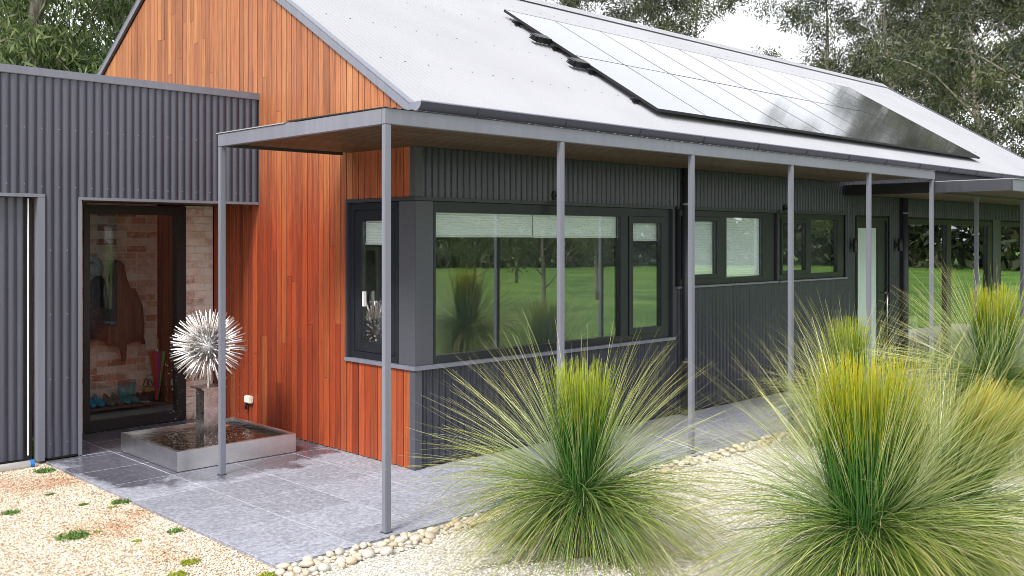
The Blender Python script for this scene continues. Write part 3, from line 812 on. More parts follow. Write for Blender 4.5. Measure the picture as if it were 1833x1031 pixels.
# ------------------------------------------------------------------ entry wing with grey corrugated front
GY = 2.69
wing = empty('entry_wing', (-1.9, GY, 0), 'flat-roofed entry wing clad in grey corrugated steel left of the timber gable', 'building')
corr('cladding', -1.915, -0.024, 2.455, 3.56, GY, M['litclad'], wing)
corr('cladding', -2.235, -1.915, 0.02, 3.56, GY, M['litclad'], wing)
corr('cladding', -7.5, -2.235, 2.475, 3.56, GY, M['litclad'], wing)
box('parapet_capping', -7.5, -0.024, GY-0.022, GY+0.16, 3.561, 3.636, M['trim'], wing, 0.004)
box('wall', -2.2, -1.93, GY+0.012, GY+0.30, 0.0, 2.44, M['core'], wing)
box('wall', -7.5, -0.024, GY+0.012, GY+0.15, 2.475, 3.558, M['core'], wing)
box('flat_roof', -7.5, -0.024, GY+0.16, 8.6, 3.30, 3.40, M['core'], wing)
box('side_wall', -7.5, -7.3, GY+0.16, 8.6, 0.0, 3.29, M['clad'], wing)
box('rear_wall', -7.29, -0.03, 8.4, 8.6, 0.0, 3.29, M['clad'], wing)
box('opening_trim', -1.928, -0.024, GY-0.016, GY+0.02, 2.425, 2.454, M['trim'], wing, 0.002)
box('opening_trim', -1.930, -1.900, GY-0.016, GY+0.30, 0.0, 2.424, M['trim'], wing, 0.002)
box('end_trim', -0.0235, -0.0225+0.001, GY-0.015, GY+0.02, 2.43, 3.56, M['trimdark'], wing)
sfw = empty('soffit', (-1, 3.2, 2.45), parent=wing)
yy = GY + 0.025
while yy + 0.09 < 3.69:
    box('board', -1.899, -0.024, yy+0.002, yy+0.088, 2.436, 2.45, M['soffit'], sfw); yy += 0.09
# recessed corrugated garage door
gd = empty('garage_door', (-4, GY+0.1, 0), parent=wing); gd['label'] = 'recessed corrugated sliding door at the left edge'
corr('panel', -7.5, -2.40, 0.03, 2.44, GY+0.07, M['litclad'], gd)
box('head_trim', -7.5, -2.236, GY-0.018, GY+0.06, 2.442, 2.474, M['trim'], gd, 0.002)
box('jamb', -2.30, -2.236, GY-0.018, GY+0.09, 0.0, 2.441, M['trim'], gd, 0.002)
box('edge_strip', -2.366, -2.356, GY+0.045, GY+0.062, 0.06, 2.43, M['white'], gd)
box('backing', -7.5, -2.31, GY+0.1, GY+0.16, 0.0, 2.474, M['core'], gd)
pts = [(x, GY-0.008, z) for x in [0.076*(i+0.25) for i in range(-98, -30) if i % 2 == 0] for z in (3.08, 2.56)]
pts += [(x, GY-0.008, z) for x in [0.076*(i+0.25) for i in range(-30, -1) if i % 2 == 0] for z in (3.08, 2.54)]
pts += [(x, GY-0.008, z) for x in (0.076*-28.75, 0.076*-26.75) for z in (0.15, 0.75, 1.35, 1.95)]
screws('cladding_screws', pts, 0.009, M['trim'], wing, (0, -1, 0))
# white pipe on the ground at the door
pp = empty('waste_pipe', (-3.2, 2.56, -0.02), 'white plastic pipe with blue cap lying at the foot of the sliding door', 'pipe')
MB().tube([(-5.2, 2.585, 0.012), (-2.40, 2.585, 0.012)], 0.034, 16).build('pipe', M['white'], pp, smooth=True)
MB().tube([(-2.399, 2.585, 0.012), (-2.365, 2.585, 0.012)], 0.038, 16).build('cap', M['blue'], pp)

# entry: brick wall in the recess, individual bricks
BY = 3.70; BL, BH, BW, MJ = 0.230, 0.076, 0.11, 0.010
brk = MB().box(-0.365, -0.026, BY+0.006, BY+0.11, 0.0, 2.43).build('brick_wall', M['mortar'], wing)
q = random.Random(5)
for c in range(28):
    z = 0.004 + c*(BH+MJ)
    off = 0 if c % 2 else -0.12
    for x0 in (-0.365+off, -0.125+off, 0.115+off):
        a, b = max(x0, -0.364), min(x0+BL, -0.027)
        if b - a < 0.03: continue
        shared_box('brick', ((a+b)/2, BY+0.045 + q.uniform(-0.003, 0.003), z+BH/2), (b-a, 0.09, BH), M['litbrick'], brk, 0.004)
brl = MB().box(-1.86, -1.50, BY+0.006, BY+0.11, 0.0, 2.43).build('brick_wall', M['mortar'], wing)
for c in range(28):
    z = 0.004 + c*(BH+MJ); a = -1.86 + (0.0 if c % 2 else 0.12); b = -1.502
    shared_box('brick', ((a+b)/2, BY+0.045, z+BH/2), (b-a, 0.09, BH), M['brick'], brl, 0.004)
IY = 5.0
brb = MB().box(-1.9, -0.10, IY+0.006, IY+0.11, 0.0, 2.7).build('brick_wall', M['mortar'], wing)
for c in range(30):
    z = 0.004 + c*(BH+MJ); x = -1.20 - (0.12 if c % 2 else 0.0)
    while x < -0.11:
        b = min(x+BL, -0.105)
        if b - x > 0.04:
            shared_box('brick', ((x+b)/2, IY+0.045 + q.uniform(-0.004, 0.004), z+BH/2), (b-x, 0.09, BH), M['brick'], brb, 0.004)
        x += BL + MJ
box('inner_floor', -2.6, -0.03, BY+0.11, IY, -0.02, 0.02, M['infloor'], wing)
box('inner_ceiling', -2.6, -0.03, BY+0.11, IY+0.1, 2.71, 2.76, M['white'], wing)
box('inner_wall', -2.7, -2.6, GY+0.31, IY+0.1, 0.0, 2.7, M['inwall'], wing)
box('inner_door', -0.06, -0.03, 4.15, 4.98, 0.021, 2.6, M['shelf'], wing)
box('inner_wall', -0.06, -0.03, BY+0.115, 4.14, 0.021, 2.7, M['core'], wing)
ew = empty('entry_window', (-0.93, BY, 0.03), parent=wing); ew['label'] = 'tall black framed fixed glass beside the brick'
holed('Y', -1.50, -0.366, 0.012, 2.42, [(-1.435, -0.475, 0.115, 2.32)], BY-0.02, BY+0.09).build('frame', M['black'], ew, bevel=0.003)
pane('Y', -1.434, -0.476, 0.116, 2.319, BY+0.03, ew, M['entryglass'])

# ------------------------------------------------------------------ solar panels
TA = math.atan(SL); PW, PL_, POFF = 1.03, 1.585, 0.098
names = ['first', 'second', 'third', 'fourth', 'fifth', 'sixth', 'seventh', 'eighth', 'ninth', 'tenth']
fm = holed('Y', -PW/2+0.006, PW/2-0.006, -PL_/2+0.004, PL_/2-0.004, [(-PW/2+0.02, PW/2-0.02, -PL_/2+0.018, PL_/2-0.018)], 0, 0)
def panel_meshes():
    fr = MB(); a, b, t = PW/2-0.0025, PL_/2-0.0025, 0.0045
    fr.box(-a, a, -b, -b+t, -0.036, 0.0); fr.box(-a, a, b-t, b, -0.036, 0.0); fr.box(-a, -a+t, -b+t, b-t, -0.036, 0.0); fr.box(a-t, a, -b+t, b-t, -0.036, 0.0)
    gl = MB().box(-a+t, a-t, -b+t, b-t, -0.030, -0.002)
    return mesh('frame', fr.v, fr.f, M['black']), mesh('cells', gl.v, gl.f, M['panel'])
fmesh, cmesh = panel_meshes()
ca, sa = math.cos(TA), math.sin(TA)
for row in range(2):
    for c in range(10):
        s_ = 0.58 + PL_*(row+0.5); xx = 4.12 + PW*(c+0.5)
        y_ = s_*ca; z_ = RZ + s_*sa
        o = empty('solar_panel', (xx, y_ - sa*POFF, z_ + ca*POFF))
        tag(o, 'black solar panel in the %s roof row, %s from the timber gable end' % ('lower' if row == 0 else 'upper', names[c]), 'solar panel', 'solar panels on the front roof slope')
        o.rotation_euler = (TA + rnd.uniform(-0.0015, 0.0015), rnd.uniform(-0.0012, 0.0012), 0)
        for nm, me in (('frame', fmesh), ('cells', cmesh)):
            ch = bpy.data.objects.new(nm, me); COL.objects.link(ch); ch.parent = o
lab = ['lowest', 'second lowest', 'second highest', 'highest']
for k, s_ in enumerate((0.95, 1.80, 2.55, 3.40)):
    y_ = s_*ca; z_ = RZ + s_*sa
    rl = empty('mounting_rail', (9.3, y_ - sa*0.045, z_ + ca*0.045), 'long black mounting rail under the solar panels, %s of the four' % lab[k], 'rail', 'rails under the solar panels')
    rl.rotation_euler = (TA, 0, 0)
    b_ = MB().box(-5.27, 5.2, -0.02, 0.02, -0.020, 0.015); me = mesh('bar', b_.v, b_.f, M['black']); ch = bpy.data.objects.new('bar', me); COL.objects.link(ch); ch.parent = rl
    f_ = MB()
    for i in range(9): f_.box(-5.2+1.28*i, -5.14+1.28*i, -0.03, 0.03, -0.045, -0.0205)
    me = mesh('feet', f_.v, f_.f, M['black']); ch = bpy.data.objects.new('feet', me); COL.objects.link(ch); ch.parent = rl
for k, (s_, lb) in enumerate(((2.72, 'upper'), (1.93, 'lower'))):
    y_ = s_*ca; z_ = RZ + s_*sa
    jb = empty('isolator_box', (3.98, y_ - sa*0.05, z_ + ca*0.05), 'small black finned box at the left edge of the solar panels, %s of two' % lb, 'electrical box', 'boxes beside the panels')
    jb.rotation_euler = (TA, 0, 0)
    b_ = MB().box(-0.12, 0.13, -0.07, 0.07, -0.02, 0.06); me = mesh('housing', b_.v, b_.f, M['black']); ch = bpy.data.objects.new('housing', me); COL.objects.link(ch); ch.parent = jb
    for i in range(4):
        b_ = MB().box(-0.17, -0.121, -0.06, 0.06, -0.012+0.019*i, -0.002+0.019*i); me = mesh('fin', b_.v, b_.f, M['black']); ch = bpy.data.objects.new('fin', me); COL.objects.link(ch); ch.parent = jb

# ------------------------------------------------------------------ wall lamps and outlet
def updown(x, z, label):
    t = empty('wall_lamp', (x, 0, z), label, 'lamp', 'black wall lamps on the long wall')
    MB().box(x-0.03, x+0.03, -0.03, -0.009, z-0.05, z+0.05).build('bracket', M['black'], t, bevel=0.003)
    MB().tube([(x, -0.05, z), (x, -0.031, z)], 0.012, 8).build('arm', M['black'], t)
    MB().lathe((x, -0.085, z-0.10), [(0.03, 0.0), (0.036, 0.004), (0.036, 0.196), (0.03, 0.2)], 16).build('lamp_body', M['black'], t, smooth=True)
updown(8.17, 1.96, 'black up-and-down wall lamp left of the frosted door')
updown(9.66, 1.96, 'black up-and-down wall lamp between the frosted door and the far downpipe')
def spot(x, z, label):
    t = empty('spot_lamp', (x, 0, z), label, 'lamp', 'black spot lamps above the windows')
    MB().tube([(x+0.02, -0.009, z+0.08), (x+0.02, -0.035, z+0.08)], 0.045, 14).build('base', M['black'], t)
    MB().tube([(x+0.02, -0.03, z+0.08), (x, -0.10, z+0.06), (x, -0.10, z+0.02)], 0.009, 8).build('arm', M['black'], t)
    MB().tube([(x, -0.10, z+0.03), (x, -0.115, z-0.11)], [0.03, 0.034], 14).build('lamp_body', M['black'], t)
spot(1.775, 2.42, 'black spot lamp above the wide corner window')
spot(6.28, 2.39, 'black spot lamp between the blind-covered window and the bare window')
t = empty('power_outlet', (-0.021, 2.85, 0.25), 'cream weatherproof power outlet low on the timber wall beside the fountain', 'outlet')
MB().box(-0.075, -0.0225, 2.78, 2.91, 0.26, 0.34).build('housing', M['plastic'], t, bevel=0.01)
MB().tube([(-0.05, 2.88, 0.26), (-0.06, 2.89, 0.22), (-0.05, 2.90, 0.19)], 0.016, 8).build('plug', M['black'], t)

# ------------------------------------------------------------------ fountain
FX, FY = -0.965, 1.985
fo = empty('fountain', (FX, FY, 0), 'dandelion burst fountain of steel rods on a column in a low square steel basin', 'fountain')
x0, x1, y0, y1, bh = -1.565, -0.365, 1.385, 2.585, 0.18
b = MB()
b.box(x0, x1, y0, y0+0.012, 0.004, bh); b.box(x0, x1, y1-0.012, y1, 0.004, bh); b.box(x0, x0+0.012, y0+0.0121, y1-0.0121, 0.004, bh); b.box(x1-0.012, x1, y0+0.0121, y1-0.0121, 0.004, bh)
b.box(x0+0.0121, x1-0.0121, y0+0.0121, y1-0.0121, 0.004, 0.03)
b.build('basin', M['steel'], fo)
rim = MB()
rim.box(x0+0.0122, x1-0.0122, y0+0.0122, y0+0.045, bh-0.012, bh-0.001); rim.box(x0+0.0122, x1-0.0122, y1-0.045, y1-0.0122, bh-0.012, bh-0.001)
rim.box(x0+0.0122, x0+0.045, y0+0.0451, y1-0.0451, bh-0.012, bh-0.001); rim.box(x1-0.045, x1-0.0122, y0+0.0451, y1-0.0451, bh-0.012, bh-0.001)
rim.build('rim', M['steel'], fo)
n = 60; v = []; f = []; gw = np.random.default_rng(4)
for i in range(n+1):
    for j in range(n+1):
        x = x0+0.0125+(x1-x0-0.025)*i/n; y_ = y0+0.0125+(y1-y0-0.025)*j/n
        r_ = math.hypot(x-FX, y_-FY)
        a = 0.0012*math.exp(-((r_-0.33)/0.12)**2)
        v.append((x, y_, 0.142 + a*gw.normal() + 0.001*math.sin(60*r_)))
f = [(i*(n+1)+j, (i+1)*(n+1)+j, (i+1)*(n+1)+j+1, i*(n+1)+j+1) for i in range(n) for j in range(n)]
obj('water', v, f, M['water'], fo, smooth=True)
col = MB().box(FX-0.085, FX+0.085, FY-0.085, FY+0.085, 0.031, 0.62).build('column', M['rustpost'], fo, bevel=0.002)
box('top_plate', FX-0.125, FX+0.125, FY-0.125, FY+0.125, 0.6205, 0.635, M['rustpost'], col)
head = MB().lathe((FX, FY, 1.02), [(0.01, -0.09), (0.06, -0.07), (0.09, 0), (0.06, 0.07), (0.01, 0.09)], 16).build('burst_head', M['steel'], fo, smooth=True)
MB().tube([(FX, FY, 0.636), (FX, FY, 0.94)], 0.014, 10).build('stem', M['steel'], head)
rm = MB().tube([(0, 0, 0.07), (0, 0, 0.375)], [0.0055, 0.0068], 7); rme = mesh('rod', rm.v, rm.f, M['rod'], True)
q = random.Random(9); NR = 290
for i in range(NR):
    zc = 1 - 2*(i+0.5)/NR; a = i*2.399963
    dvec = Vector((math.sqrt(1-zc*zc)*math.cos(a), math.sqrt(1-zc*zc)*math.sin(a), zc)) + Vector((q.gauss(0, 0.03), q.gauss(0, 0.03), q.gauss(0, 0.03)))
    if dvec.z < -0.93: continue
    o = bpy.data.objects.new('rod', rme); link(o, head, (FX, FY, 1.02)); o.rotation_euler = dvec.to_track_quat('Z', 'Y').to_euler(); o.scale = (1, 1, q.uniform(0.93, 1.0))
    o.location = Vector((FX, FY, 1.02)) - WL[head.name]
# falling drops and splashes
m = MB(); q = random.Random(14)
for i in range(420):
    a = q.uniform(0, 6.283); r_ = abs(q.gauss(0.37, 0.05)) if q.random() < 0.6 else q.uniform(0.15, 0.5)
    z = 0.15 + 0.75*q.random()**3.2 if q.random() < 0.85 else q.uniform(0.15, 0.9)
    c = Vector((FX + r_*math.cos(a), FY + r_*math.sin(a), z)); s_ = q.uniform(0.0014, 0.0032)
    m.add([c+Vector((s_, 0, 0)), c+Vector((0, s_, 0)), c-Vector((s_, 0, 0)), c-Vector((0, s_, 0)), c+Vector((0, 0, s_*2.2)), c-Vector((0, 0, s_*1.5))],
          [(0, 1, 4), (1, 2, 4), (2, 3, 4), (3, 0, 4), (1, 0, 5), (2, 1, 5), (3, 2, 5), (0, 3, 5)])
tag(m.build('water_drops', M['drops'], fo, smooth=True), kind='stuff')
M['deadleaf'] = plain('dead_leaf', (0.42, 0.15, 0.05), 0.7, var=0.3)
m = MB(); c = Vector((-0.62, 2.34, 0.152)); pts = []
for i in range(13):
    a = 2*math.pi*i/12; pts.append(c + Vector((0.075*math.cos(a)*(1-0.2*math.sin(a)), 0.035*math.sin(a), 0.006*math.cos(2*a)+0.004)))
m.add([c+Vector((0, 0, 0.012))]+pts[:12]+[p_-Vector((0, 0, 0.003)) for p_ in pts[:12]], [(0, i+1, (i+1) % 12+1) for i in range(12)] + [(i+1, i+13, (i+1) % 12+13, (i+1) % 12+1) for i in range(12)])
tag(m.build('fallen_leaf', M['deadleaf'], smooth=True), 'orange brown dead leaf floating in the fountain basin', 'leaf')

# ------------------------------------------------------------------ things in the entry, seen through the glass
def cloth(name, col):
    m, n, b = newmat(name); f = noise(n, coords(n), 30, 5); f2 = noise(n, coords(n, (9, 9, 1.5)), 2, 4)
    c = ramp(n, f2, [(0.3, tuple(x*0.6 for x in col)), (0.7, tuple(x*1.3 for x in col))]).outputs[0]
    n.links.new(c, b.inputs['Base Color']); b.inputs['Roughness'].default_value = 0.75; bump(n, b, f, 0.3, 0.004); return m
def loft(rings, nn, seed, wav=0.012):
    """rings: (cx, cy, z, rx, ry); draped garment with folds that grow downwards"""
    q = random.Random(seed); ph = [q.uniform(0, 6) for _ in range(4)]
    vs = []
    for i, (cx, cy, z, rx, ry) in enumerate(rings):
        t = i/(len(rings)-1)
        for k in range(nn):
            a = 2*math.pi*k/nn
            fold = 1 + wav*8*t*math.sin(5*a+ph[0]+t*2) + wav*5*t*math.sin(9*a+ph[1])
            vs.append((cx+rx*math.cos(a)*fold, cy+ry*math.sin(a)*fold, z + (0.03*math.sin(3*a+ph[2]) if t == 1 else 0)))
    fs = [(i*nn+k, i*nn+(k+1) % nn, (i+1)*nn+(k+1) % nn, (i+1)*nn+k) for i in range(len(rings)-1) for k in range(nn)]
    fs += [tuple(range(nn)), tuple((len(rings)-1)*nn+k for k in range(nn))[::-1]]
    return MB().add(vs, fs)
CYY = 4.86
ct = empty('coat', (-0.60, CYY, 1.0), 'dark brown hooded coat hanging on the brick wall behind the entry glass', 'coat')
loft([(-0.66, CYY, 1.80, 0.03, 0.03), (-0.66, CYY, 1.74, 0.085, 0.06), (-0.655, CYY, 1.60, 0.10, 0.07), (-0.64, CYY, 1.50, 0.12, 0.075), (-0.61, CYY, 1.35, 0.16, 0.08), (-0.59, CYY, 1.15, 0.19, 0.085), (-0.585, CYY, 0.95, 0.21, 0.085), (-0.575, CYY, 0.80, 0.235, 0.085)], 30, 1).build('body', cloth('brown_cloth', (0.055, 0.038, 0.030)), ct, smooth=True)
loft([(-0.52, CYY-0.06, 1.46, 0.05, 0.04), (-0.44, CYY-0.06, 1.25, 0.06, 0.045), (-0.41, CYY-0.06, 1.02, 0.055, 0.045), (-0.415, CYY-0.06, 0.84, 0.045, 0.04)], 14, 2).build('sleeve', cloth('brown_cloth_2', (0.05, 0.035, 0.028)), ct, smooth=True)
loft([(-0.64, CYY-0.07, 0.92, 0.04, 0.03), (-0.62, CYY-0.07, 0.76, 0.045, 0.035), (-0.61, CYY-0.07, 0.62, 0.028, 0.025)], 12, 3).build('sleeve', cloth('brown_cloth_3', (0.045, 0.03, 0.025)), ct, smooth=True)
ct = empty('jacket', (-0.93, CYY, 1.0), 'dark navy jacket hanging left of the brown coat behind the entry glass', 'jacket')
loft([(-0.88, CYY, 1.62, 0.03, 0.03), (-0.89, CYY, 1.55, 0.09, 0.06), (-0.92, CYY, 1.40, 0.14, 0.075), (-0.93, CYY, 1.2, 0.16, 0.08), (-0.92, CYY, 1.0, 0.18, 0.08), (-0.92, CYY, 0.88, 0.19, 0.08)], 26, 4).build('body', cloth('navy_cloth', (0.016, 0.018, 0.024)), ct, smooth=True)
loft([(-0.98, CYY-0.06, 1.45, 0.05, 0.04), (-1.04, CYY-0.06, 1.2, 0.055, 0.04), (-1.06, CYY-0.06, 0.95, 0.045, 0.04)], 12, 5).build('sleeve', cloth('navy_cloth_2', (0.014, 0.016, 0.02)), ct, smooth=True)
ht = empty('sun_hat', (-0.955, 4.93, 1.70), 'pale wide-brimmed sun hat hanging above the navy jacket', 'hat')
felt = cloth('pale_felt', (0.34, 0.36, 0.37))
MB().lathe((-0.955, 4.93, 1.70), [(0.165, 0.02), (0.167, 0.012), (0.10, 0.0), (0.085, 0.0), (0.165, 0.0185)], 28, 'Y').build('brim', felt, ht, smooth=True)
MB().lathe((-0.955, 4.93, 1.70), [(0.088, 0.002), (0.082, -0.05), (0.07, -0.085), (0.03, -0.10), (0.004, -0.10)], 28, 'Y').build('crown', felt, ht, smooth=True)
MB().lathe((-0.955, 4.93, 1.70), [(0.0885, -0.006), (0.0905, -0.006), (0.0875, -0.03), (0.0855, -0.03)], 28, 'Y').build('band', M['black'], ht, smooth=True)
# folded rainbow umbrella leaning in the corner
um = empty('umbrella', (-0.20, 4.80, 0.03), 'folded rainbow striped umbrella leaning in the entry corner', 'umbrella')
cols = [(0.65, 0.08, 0.02), (0.55, 0.01, 0.03), (0.26, 0.01, 0.14), (0.14, 0.42, 0.03), (0.02, 0.16, 0.10), (0.03, 0.05, 0.30), (0.12, 0.35, 0.03), (0.5, 0.28, 0.02)]
B0, B1 = Vector((-0.205, 4.78, 0.05)), Vector((-0.150, 4.88, 0.66))
ax = (B1-B0).normalized(); e1 = ax.cross(Vector((0, 1, 0))).normalized(); e2 = ax.cross(e1)
dc = Vector((-0.55, -0.83, 0.0)); a_cam = math.atan2(dc.dot(e2), dc.dot(e1)); sgn = 1 if (-e1*math.sin(a_cam)+e2*math.cos(a_cam)).dot(Vector((0.83, -0.55, 0))) > 0 else -1
for s_ in range(8):
    m = MB(); vs = []
    for i in range(7):
        t = i/6; rr = 0.010 + 0.085*t**1.1
        for k in range(4):
            a = a_cam + sgn*2*math.pi*(s_ - 2 + k/3)/8; bulge = 1 + 0.16*math.sin(math.pi*k/3)*t
            vs.append(B0 + ax*(t*0.62) + (e1*math.cos(a)+e2*math.sin(a))*rr*bulge)
    fs = [(i*4+k, i*4+k+1, (i+1)*4+k+1, (i+1)*4+k) for i in range(6) for k in range(3)]
    m.add(vs, fs); m.build('panel', plain('umbrella_cloth_%d' % s_, cols[s_], 0.6), um, smooth=True)
MB().tube([B0-ax*0.02, B1+ax*0.03], 0.006, 8).build('shaft', M['chrome'], um)
MB().tube([B1+ax*0.03, B1+ax*0.16], 0.013, 10).build('handle', plain('umbrella_handle', (0.35, 0.18, 0.08), 0.5), um, smooth=True)
# shoe shelf and shoes
sh = empty('shoe_rack', (-0.65, 4.75, 0.02), 'low dark timber shoe rack under the hanging coats', 'rack')
MB().box(-1.25, -0.24, 4.58, 4.92, 0.07, 0.095).build('board', M['shelf'], sh, bevel=0.003)
for x in (-1.15, -0.34): MB().box(x-0.02, x+0.02, 4.60, 4.90, 0.0205, 0.0695).build('foot', M['shelf'], sh)
def shoe(x, y_, L, H, mat, label, name='shoe', boot=0.0, cat='shoes', sole=None):
    t = empty(name, (x, y_, 0.096), label, cat, 'footwear on the shoe rack')
    vs = []; nn = 14; prof = []
    for i in range(9):
        u = i/8; wd = 0.042*(0.75+0.5*math.sin(math.pi*min(1, u*1.05))) * (0.55 if i in (0, 8) else 1)
        hh = H*(0.42 + 0.58*max(0, (u-0.35)/0.65)) if u > 0.35 else H*(0.30 + 0.35*u)
        prof.append((u, wd, hh))
    for u, wd, hh in prof:
        for k in range(nn):
            a = 2*math.pi*k/nn
            vs.append((x + wd*math.cos(a), y_ - L/2 + L*u, 0.108 + hh*0.5*(1+math.sin(a))))
    fs = [(i*nn+k, i*nn+(k+1) % nn, (i+1)*nn+(k+1) % nn, (i+1)*nn+k) for i in range(8) for k in range(nn)] + [tuple(range(nn)), tuple(8*nn+k for k in range(nn))[::-1]]
    MB().add(vs, fs).build('upper', mat, t, smooth=True)
    MB().box(x-0.043, x+0.043, y_-L/2-0.003, y_+L/2+0.003, 0.0965, 0.112).build('sole', sole or M['black'], t, bevel=0.006)
    if boot: MB().tube([(x, y_+L*0.24, 0.13), (x, y_+L*0.26, 0.13+boot)], [0.045, 0.052], 16).build('shaft', mat, t, smooth=True)
teal = plain('teal_rubber', (0.01, 0.17, 0.18), 0.35); camo = plain('camo_cloth', (0.11, 0.10, 0.06), 0.8, var=0.7, scale=40)
sky_b = plain('blue_shoe', (0.02, 0.24, 0.42), 0.5); dark = plain('dark_shoe', (0.02, 0.025, 0.025), 0.5)
shoe(-1.03, 4.73, 0.25, 0.13, sky_b, 'bright blue shoe nearest the window frame on the rack')
shoe(-0.93, 4.73, 0.25, 0.13, sky_b, 'second bright blue shoe, beside the camouflage shoes')
shoe(-0.82, 4.72, 0.26, 0.12, camo, 'left camouflage patterned shoe on the rack'); shoe(-0.72, 4.72, 0.26, 0.12, camo, 'right camouflage patterned shoe on the rack')
shoe(-0.62, 4.74, 0.25, 0.11, teal, 'left teal rubber boot on the rack', 'rubber_boot', 0.20, 'boots'); shoe(-0.52, 4.74, 0.25, 0.11, teal, 'right teal rubber boot on the rack', 'rubber_boot', 0.20, 'boots')
shoe(-0.42, 4.73, 0.26, 0.09, dark, 'dark slipper beside the teal boots on the rack', 'slipper', 0, 'shoes', plain('pale_sole', (0.35, 0.5, 0.45), 0.6))
bgx = empty('tote_bag', (-0.31, 4.80, 0.096), 'small black and tan bag at the right end of the shoe rack', 'bag')
MB().box(-0.37, -0.25, 4.74, 4.86, 0.0965, 0.20).build('base', M['black'], bgx, bevel=0.012)
MB().box(-0.365, -0.255, 4.745, 4.855, 0.2005, 0.26).build('body', plain('tan_cloth', (0.42, 0.24, 0.06), 0.8), bgx, bevel=0.012)
for yy in (4.75, 4.85):
    MB().tube([(-0.35+0.08*i/8, yy, 0.26+0.09*math.sin(math.pi*i/8)) for i in range(9)], 0.006, 6).build('strap', M['black'], bgx, smooth=True)

# ------------------------------------------------------------------ things inside the rooms
pic = empty('framed_picture', (2.05, 3.86, 1.1), 'white framed picture on the wall inside the corner room', 'picture')
holed('Y', 1.75, 2.45, 0.95, 1.95, [(1.80, 2.40, 1.0, 1.9)], 3.84, 3.885).build('frame', M['white'], pic)
MB().box(1.801, 2.399, 3.86, 3.87, 1.001, 1.899).build('print', plain('dull_print', (0.25, 0.27, 0.24), 0.7, var=0.7, scale=5), pic)
dr = empty('room_door', (1.15, 3.88, 0.051), 'pale inner door with lever handle inside the corner room', 'door')
MB().box(0.70, 1.55, 3.855, 3.895, 0.055, 2.10).build('leaf', M['white'], dr)
MB().tube([(1.48, 3.85, 1.05), (1.48, 3.80, 1.05), (1.36, 3.80, 1.05)], 0.009, 8).build('handle', M['black'], dr)
# starburst pendant and wreath and white chair behind the sliding doors
pd = empty('pendant_lamp', (11.0, 1.0, 2.0), 'white starburst pendant lamp hanging behind the sliding doors', 'lamp')
MB().lathe((11.0, 1.0, 1.98), [(0.01, -0.07), (0.07, 0), (0.01, 0.07)], 12).build('core', M['white'], pd, smooth=True)
MB().tube([(11.0, 1.0, 2.05), (11.0, 1.0, 2.62)], 0.005, 6).build('cord', M['black'], pd)
q = random.Random(2)
for i in range(44):
    zc = 1-2*(i+0.5)/44; a = i*2.4; d_ = Vector((math.sqrt(1-zc*zc)*math.cos(a), math.sqrt(1-zc*zc)*math.sin(a), zc)); c = Vector((11.0, 1.0, 1.98))
    sd_ = d_.orthogonal()*0.03
    MB().tube([c+d_*0.06, c+d_*0.16+sd_, c+d_*0.25-sd_*0.6, c+d_*0.34+sd_*0.3], [0.010, 0.009, 0.008, 0.004], 5).build('strip', M['white'], pd)
wr = empty('hoop', (10.35, 0.75, 0.05), 'dark round hoop standing behind the first sliding door', 'hoop')
for r_, w_ in ((0.36, 0.03), (0.30, 0.012)):
    MB().tube([(10.30+r_*math.cos(a), 0.75+0.02*math.sin(3*a), 0.05+0.40+r_*math.sin(a)+0.36) for a in [2*math.pi*i/32 for i in range(33)]], w_*0.6, 6, False).build('ring', M['black'], wr, smooth=True)
MB().box(10.24, 10.36, 0.70, 0.80, 0.051, 0.46).build('stand', M['black'], wr)
ch = empty('armchair', (12.2, 1.2, 0.05), 'white armchair standing behind the sliding glass doors', 'armchair')
MB().box(11.85, 12.55, 0.9, 1.5, 0.25, 0.45).build('seat', M['white'], ch, bevel=0.04)
MB().box(11.85, 12.55, 1.5, 1.62, 0.25, 0.95).build('backrest', M['white'], ch, bevel=0.04)
for x in (11.78, 12.55): MB().box(x, x+0.08, 0.9, 1.6, 0.25, 0.62).build('armrest', M['white'], ch, bevel=0.02)
for x in (11.85, 12.5):
    for y_ in (0.95, 1.5): MB().box(x, x+0.05, y_, y_+0.05, 0.051, 0.249).build('leg', M['black'], ch)

